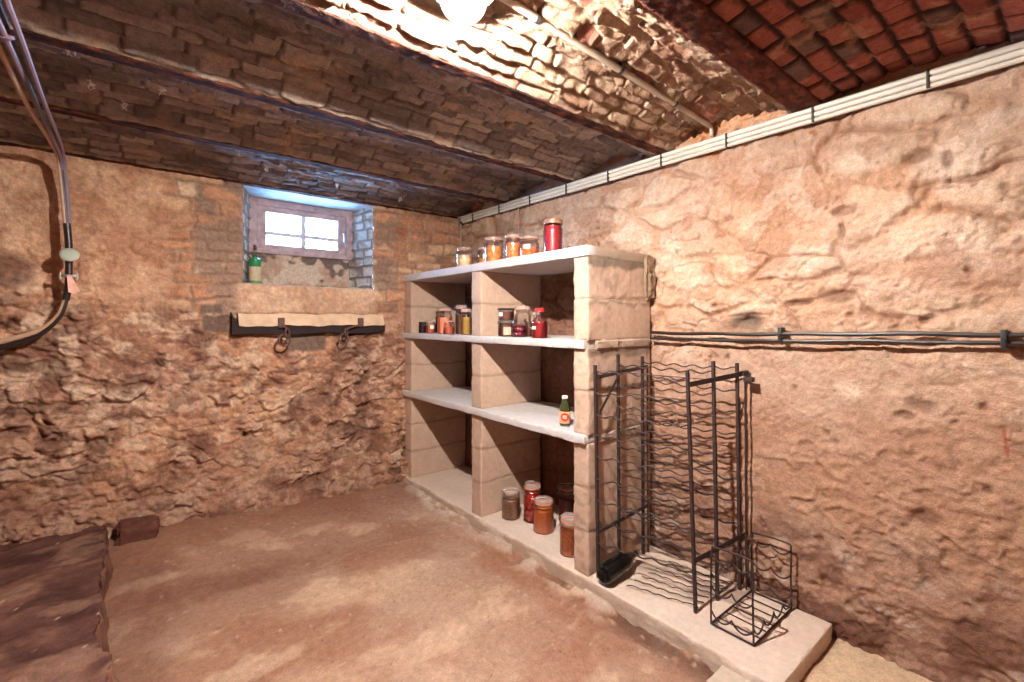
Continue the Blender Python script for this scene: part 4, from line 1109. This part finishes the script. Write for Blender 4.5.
G2 = 'jars in the upper left bay'
jar('tiny jar of black jam, leftmost in the upper left bay', 1.80, 3.318, MID, .034, .088, C_DARK, .8, lid='screw', lid_mat=M_LID_BLACK, group=G2, name='jam_jar')
jar('small jar of red brown jam with cream sticker beside the black jam jar', 1.80, 3.195, MID, .038, .098, C_REDBR, .75, lid='glass', group=G2, label_patch=(TOCAM(1.8, 3.195) + .3, .8, .35, .62, M_PAPER), name='jam_jar')
jar('dark jar standing at the back of the upper left bay behind the small jam jars', 1.93, 3.270, MID, .040, .175, C_DARK, .8, lid='screw', lid_mat=M_LID_BLACK, group=G2)
jar('tall clip jar of salmon pink preserve in the upper left bay', 1.84, 3.055, MID, .058, .195, C_PINK, .72, group=G2, rz=2.5)
jar('small jar of reddish jam in front of the tall salmon pink jar', 1.765, 2.868, MID, .040, .100, C_REDBR, .62, group=G2, clip=False, name='jam_jar')
jar('tall jar of dark brown preserve between the pink and the olive yellow jars', 1.86, 2.855, MID, .044, .210, C_DKBROWN, .78, group=G2, rz=2.2)
jar('tall slim jar of olive yellow preserve beside the block divider', 1.80, 2.700, MID, .038, .180, C_OLIVE, .78, group=G2, rz=2.0, label_patch=(TOCAM(1.8, 2.7), .8, .66, .76, M_PAPER))

G3 = 'jars in the upper right bay'
jar('lower of two stacked squat dark jars with paper label in the upper right bay', 1.80, 2.255, MID, .052, .098, C_DKBROWN, .85, lid='screw', lid_mat=M_LID_STEEL, neck=.98, group=G3, label_patch=(TOCAM(1.8, 2.275) + .1, .9, .12, .60, pm('beige_paper_label', (186, 164, 140), .8, 0, .2, 120)), name='jam_jar')
jar('upper of two stacked squat dark jars with small white sticker in the upper right bay', 1.80, 2.255, MID + .0985, .050, .076, C_DKBROWN, .85, lid='screw', lid_mat=M_LID_BLACK, neck=.98, group=G3, label_patch=(TOCAM(1.8, 2.275) - .8, .7, .35, .66, M_PAPER), name='jam_jar')
jar('open glass jar of whole dark cherries in the upper right bay', 1.79, 2.115, MID, .049, .125, C_CHERRY, .62, lid='open', lumps=.010, lscale=3, neck=.8, group=G3)
jar('tall empty looking clip jar behind the cherry jar', 1.91, 2.225, MID, .052, .190, cont('pale_brine', (190, 140, 110), noise=.1), .35, group=G3, lid_mat=M_RUBBER, rz=1.2)

def bottle(label, x, y, z, r, h, cap, group, contents_mat, name='syrup_bottle', stick=True, fillz=.56):
    o = empty(name, (x, y, z)); tag(o, label, 'bottle', group)
    lathe('bottle_glass', [(0, .001), (r * .92, .001), (r, r * .1), (r, h * .46), (r * .92, h * .55), (r * .55, h * .68), (r * .45, h * .74), (r * .45, h * .90)], M_GLASS, o, 28)
    lathe('bottle_contents', [(0, .004), (r * .9, .004), (r * .95, r * .12), (r * .95, h * .46), (r * .86, h * .55), (0, h * .56)], contents_mat, o, 28)
    if cap is not None:
        lathe('bottle_cap', [(r * .50, h * .87), (r * .58, h * .87), (r * .58, h * .985), (r * .5, h), (0, h)], cap, o, 28)
    if stick:
        a0 = TOCAM(x, y) - 0.75; bm = bmesh.new(); K = 6; rr = r + .0008
        lo = [bm.verts.new((rr * math.cos(a0 + .6 * (k / K - .5)), rr * math.sin(a0 + .6 * (k / K - .5)), h * .30)) for k in range(K + 1)]
        hi = [bm.verts.new((rr * math.cos(a0 + .6 * (k / K - .5)), rr * math.sin(a0 + .6 * (k / K - .5)), h * .40)) for k in range(K + 1)]
        for k in range(K): bm.faces.new((lo[k], lo[k + 1], hi[k + 1], hi[k]))
        bm_obj('bottle_label', bm, M_PAPER, o)
    return o
bottle('round red syrup bottle with a red cap in the upper right bay', 1.765, 1.915, MID, .046, .168, M_LID_RED, G3, C_REDSYR)
bottle('slim red syrup bottle half hidden behind the red capped bottle', 1.85, 2.035, MID, .036, .150, M_GLASS_LID, G3, C_REDSYR)

# green beer bottle
bb = empty('beer_bottle', (1.80, 1.752, LOW)); tag(bb, 'small green beer bottle with a red round label on the middle shelf', 'bottle')
lathe('bottle_glass', [(0, .002), (.026, .001), (.029, .005), (.029, .085), (.027, .100), (.0165, .130), (.0125, .142), (.0125, .150)], pm('dark_green_glass', (58, 64, 36), 0.15, coat=.5), bb)
lathe('bottle_cap', [(.0125, .145), (.0165, .145), (.0165, .157), (.014, .161), (0, .161)], pm('white_metal_cap', (225, 215, 205), 0.4), bb)
a0 = TOCAM(1.80, 1.752)
def wrap_patch(name, pts2d, rr, mat, parent, z0):
    """flat outline (arc length, height) wrapped on a cylinder of radius rr"""
    bm = bmesh.new()
    vs = [bm.verts.new((rr * math.cos(a0 + p[0] / rr), rr * math.sin(a0 + p[0] / rr), z0 + p[1])) for p in pts2d]
    bm.faces.new(vs); bmesh.ops.triangulate(bm, faces=bm.faces[:])
    return bm_obj(name, bm, mat, parent)
lathe('bottle_label', [(.0291, .016), (.0297, .017), (.0297, .078), (.0291, .079)], pm('cream_label', (224, 160, 110), 0.8), bb)
bm = bmesh.new()
def cyl_grid(bm, rr, fn, z0, nu=14, nv=10):
    for i in range(nu):
        for j in range(nv):
            vs = []
            for (di, dj) in ((0, 0), (1, 0), (1, 1), (0, 1)):
                s, t = fn((i + di) / nu, (j + dj) / nv)
                vs.append(bm.verts.new((rr * math.cos(a0 + s / rr), rr * math.sin(a0 + s / rr), z0 + t)))
            bm.faces.new(vs)
cyl_grid(bm, .0301, lambda a, b: (.0240 * b * math.cos(2 * PI * a), .0225 * b * math.sin(2 * PI * a)), .050, 24, 5)
bmesh.ops.remove_doubles(bm, verts=bm.verts[:], dist=1e-5)
ro = bm_obj('label_roundel', bm, pm('red_roundel', (206, 52, 40), 0.6), bb)
bm = bmesh.new()
for (s0, s1, t0, t1) in ((-.011, -.007, -.008, .009), (-.011, .001, .006, .0095), (-.002, .002, -.009, .008), (.002, .010, .006, .0095), (.0065, .0105, -.006, .008), (.001, .010, -.009, -.0055)):
    cyl_grid(bm, .0304, lambda a, b: (s0 + (s1 - s0) * a, t0 + (t1 - t0) * b), .050, 3, 2)
bm_obj('label_emblem', bm, pm('pale_emblem', (250, 214, 196), 0.6), ro)

G4 = 'jars on the plinth in the lower right bay'
jar('clip jar of grey brown preserve on the plinth beside the divider', 1.875, 2.300, BOT, .059, .178, C_GREYBR, .78, lumps=.003, lscale=6, group=G4, rz=2.6, lid_mat=M_LID_STEEL)
jar('tall clip jar of whole red tomatoes in the lower right bay', 1.950, 2.180, BOT, .056, .235, C_TOM, .80, lumps=.016, lscale=2.6, group=G4, rz=2.9)
jar('jar of smooth orange puree standing in front of the tomato jar', 1.905, 2.030, BOT, .061, .192, C_SQUASH, .78, group=G4, rz=2.5)
jar('jar of brown orange preserve half hidden by the front right block pier', 1.825, 1.742, BOT, .052, .205, C_BRORNG, .72, lumps=.004, lscale=5, group=G4, rz=2.4)
jar('dark red jar at the back of the lower right bay', 2.12, 2.045, BOT, .052, .225, cont('dark_red_preserve', (120, 26, 30), noise=.2), .7, group=G4, rz=2.4)

# ------------------------------------------------------------------ wine rack
rack = empty('wine_rack', (0, 0, SLAB_Z)); tag(rack, 'tall dark wire and iron bottle rack standing on the concrete plinth', 'rack')
HB = 1.04
LP = [(1.760, 1.488), (1.925, 1.490), (2.130, 1.490)]
RP = [(1.872, 1.046), (2.030, 1.030), (2.190, 1.004)]
LL = [0.016, 0.004, 0.002]; RL = [0.036, 0.018, 0.012]
LTOP = [1.035, 1.08, 1.06]; RTOP = [1.035, 1.07, 1.055]
for pts, tops, lns in ((LP, LTOP, LL), (RP, RTOP, RL)):
    for p, tp, ln in zip(pts, tops, lns):
        bm = bmesh.new(); bar_between(bm, (p[0], p[1], 0.002), (p[0] - .004, p[1] + ln, tp), .013, .013, (1, 0, 0))
        bm_obj('upright_post', bm, M_RACK, rack, smooth=False)
for (a, b, ext) in ((LP, LL, 0), (RP, RL, 1)):
    for zz in (0.975, 0.225):
        f, m_, k = a[0], a[1], a[2]
        off = b[0] * zz / HB - 0.008; off2 = b[2] * zz / HB - 0.008
        d = Vector((k[0] - f[0], k[1] - f[1], 0)); d.normalize()
        p0 = Vector((f[0], f[1] + off, zz)); p1 = Vector((k[0], k[1] + off2, zz + .03)) + d * (0.05 if ext else .03)
        bm = bmesh.new(); bar_between(bm, p0, p1, .022 if ext else .018, .004)
        if ext and zz > .5: add_tube(bm, [p1 - d * .03, p1 + d * .012], .013, 8)
        bm_obj('cross_bar', bm, M_RACK, rack, smooth=False)
bm = bmesh.new(); bar_between(bm, (LP[0][0] + .004, LP[0][1] - .004, .80), (LP[1][0], LP[1][1] - .004, .985), .014, .004)
bm_obj('brace', bm, M_RACK, rack, smooth=False)
nl = 9; K = 5
for lv_ in range(nl):
    zz = 0.168 + 0.1040 * lv_
    for r_ in range(3):
        a = LP[r_]; b = RP[r_]; pts = []
        z_ = zz + (0.0, 0.022, 0.030)[r_]
        la = LL[r_] * z_ / HB; lb = RL[r_] * z_ / HB
        for k in range(46):
            t = k / 45
            w = 0.0062 * math.cos(2 * PI * K * t + r_ * .4)
            # a slightly wonky old rack
            w += 0.004 * math.sin(3 * t + lv_ * 1.7 + r_)
            pts.append((a[0] + (b[0] - a[0]) * t - .007, a[1] + la + (b[1] + lb - a[1] - la) * t, z_ + w))
        tube('cradle_wire', pts, 0.0036, M_RACK, rack, 6)
    if lv_ % 1 == 0:
        a = LP[1]; b = RP[1]; z_ = zz - 0.012
        tube('tie_wire', [(a[0] + .007, a[1], z_), (b[0] + .007, b[1] + .02 * z_, z_ - .004)], 0.0022, M_RACK, rack, 6)
for y, x in ((1.480, 2.160), (0.984, 2.210)):
    tube('rear_rod', [(x, y, 0.004), (x + .004, y + .008, 1.0)], 0.0042, M_RACK, rack, 6)
bm = bmesh.new(); add_box(bm, 2.192, 2.222, .950, .992, .968, .992, .003)
bm_obj('wall_bracket', bm, M_RACK, rack, smooth=False)
# the bottom layer of wires lying close over the plinth
for k in range(7):
    x = 1.80 + 0.058 * k
    pts = []
    for j in range(30):
        t = j / 29
        pts.append((x + 0.10 * t * (1 - (x - 1.8) / .5) + .003 * math.sin(9 * t), 1.350 - 0.30 * t, 0.010 + .006 * abs(math.sin(PI * 5 * t + k))))
    tube('base_wire', pts, 0.0025, M_RACK, rack, 6)

# ------------------------------------------------------------------ small wire basket
bk = empty('wire_bottle_basket', (0, 0, SLAB_Z)); tag(bk, 'small bent wire bottle basket on the plinth at the right end of the tall rack', 'basket')
x0, x1, ya, yb = 1.848, 2.215, 0.795, 0.965
def hoop(name, x, h, lx=0.0, r=.0042):
    pts = curve_pts([(x, yb, .006), (x + lx * .5, yb, h * .5), (x + lx, yb - .004, h - .02), (x + lx, yb - .022, h), (x + lx, ya + .022, h + .004), (x + lx, ya + .004, h - .02), (x + lx * .5, ya + .004, h * .5), (x, ya, .006)], 5)
    tube(name, pts, r, M_RACK, bk, 6)
hoop('wire_hoop', x0, .325, 0.0)
hoop('wire_hoop', x1, .275, 0.006)
for y in (ya, yb):
    tube('base_rail', [(x0, y, .006), (x1, y, .006)], .0040, M_RACK, bk, 6)
tube('base_rail', [(x0, yb, .006), (x0, ya, .006)], .0040, M_RACK, bk, 6)
tube('base_rail', [(x1, yb, .006), (x1, ya, .006)], .0040, M_RACK, bk, 6)
for k in range(1, 6):
    x = x0 + (x1 - x0) * k / 6
    tube('base_wire', [(x, ya, .006), (x, yb, .006)], .0024, M_RACK, bk, 6)
def cradle(p, q, n, dip):
    p = Vector(p); q = Vector(q); pts = []
    for k in range(n * 12 + 1):
        t = k / (n * 12); w = abs(math.sin(PI * n * t)) ** 0.7
        v = p.lerp(q, t); v.z -= dip * w; pts.append(v)
    tube('cradle_wire', pts, .0034, M_RACK, bk, 6)
for (zf, zb) in ((.30, .255), (.165, .15), (.060, .060)):
    cradle((x0, ya + .003, zf), (x0, yb - .003, zf), 2, .032)
    cradle((x1, ya + .003, zb), (x1, yb - .003, zb), 2, .030)
cradle((x0, ya, .07), (x1, ya, .055), 4, .035)
cradle((x0, yb, .22), (x1, yb, .22), 4, .035)

# ------------------------------------------------------------------ black wine bottle
wb = empty('wine_bottle', (1.712, 1.420, SLAB_Z + .058)); tag(wb, 'empty black wine bottle lying at the foot of the rack beside the block pier', 'bottle')
wb.rotation_euler = (0, PI / 2 - 0.02, math.radians(4))
lathe('bottle_glass', [(0, .028), (.020, .012), (.034, .001), (.040, .004), (.0445, .012), (.0445, .170), (.040, .190), (.026, .222), (.016, .245), (.0145, .300)], pm('black_bottle_glass', (10, 11, 11), 0.14, spec=.4), wb, 32)
lathe('bottle_lip', [(.0145, .284), (.0175, .286), (.0175, .302), (.0135, .304), (.011, .298)], pm('dusty_lip', (120, 96, 82), 0.5), wb, 24)

# ------------------------------------------------------------------ cobweb tufts under the dark vaults
bm = bmesh.new()
rng = random.Random(5)
for (x, y, z) in ((-0.16, 2.2, 2.30), (0.10, 2.35, 2.30), (-0.02, 2.6, 2.29), (0.45, 2.9, 2.28), (0.62, 3.05, 2.27), (1.05, 3.1, 2.26), (1.55, 3.2, 2.27), (-0.12, 2.45, 2.29)):
    for k in range(3):
        p = [(x + rng.uniform(-.012, .012), y + rng.uniform(-.012, .012), z - j * 0.012 + rng.uniform(-.002, .002)) for j in range(4)]
        add_tube(bm, p, [0.0015, .004, .003, .0008], 5)
tag(bm_obj('cobwebs', bm, M_COBWEB), 'white cobweb tufts hanging from the dark brick vaults', 'cobweb', kind='stuff')

# ------------------------------------------------------------------ daylight and exposure
W = bpy.data.worlds.new('daylight'); S.world = W; W.use_nodes = True
bg = W.node_tree.nodes['Background']
bg.inputs['Color'].default_value = (0.25, 0.55, 1.0, 1); bg.inputs['Strength'].default_value = 80.0
ar = bpy.data.lights.new('window_portal', 'AREA'); ar.shape = 'RECTANGLE'; ar.size = 0.54; ar.size_y = 0.27
ar.cycles.is_portal = True
po = bpy.data.objects.new('window_portal', ar); COL.objects.link(po)
po.location = (1.03, YN + 0.06, 2.035); po.rotation_euler = (-PI / 2, 0, 0)

S.view_settings.view_transform = 'Standard'; S.view_settings.look = 'None'
S.view_settings.gamma = 1; S.view_settings.use_curve_mapping = False
S.view_settings.exposure = 0.58
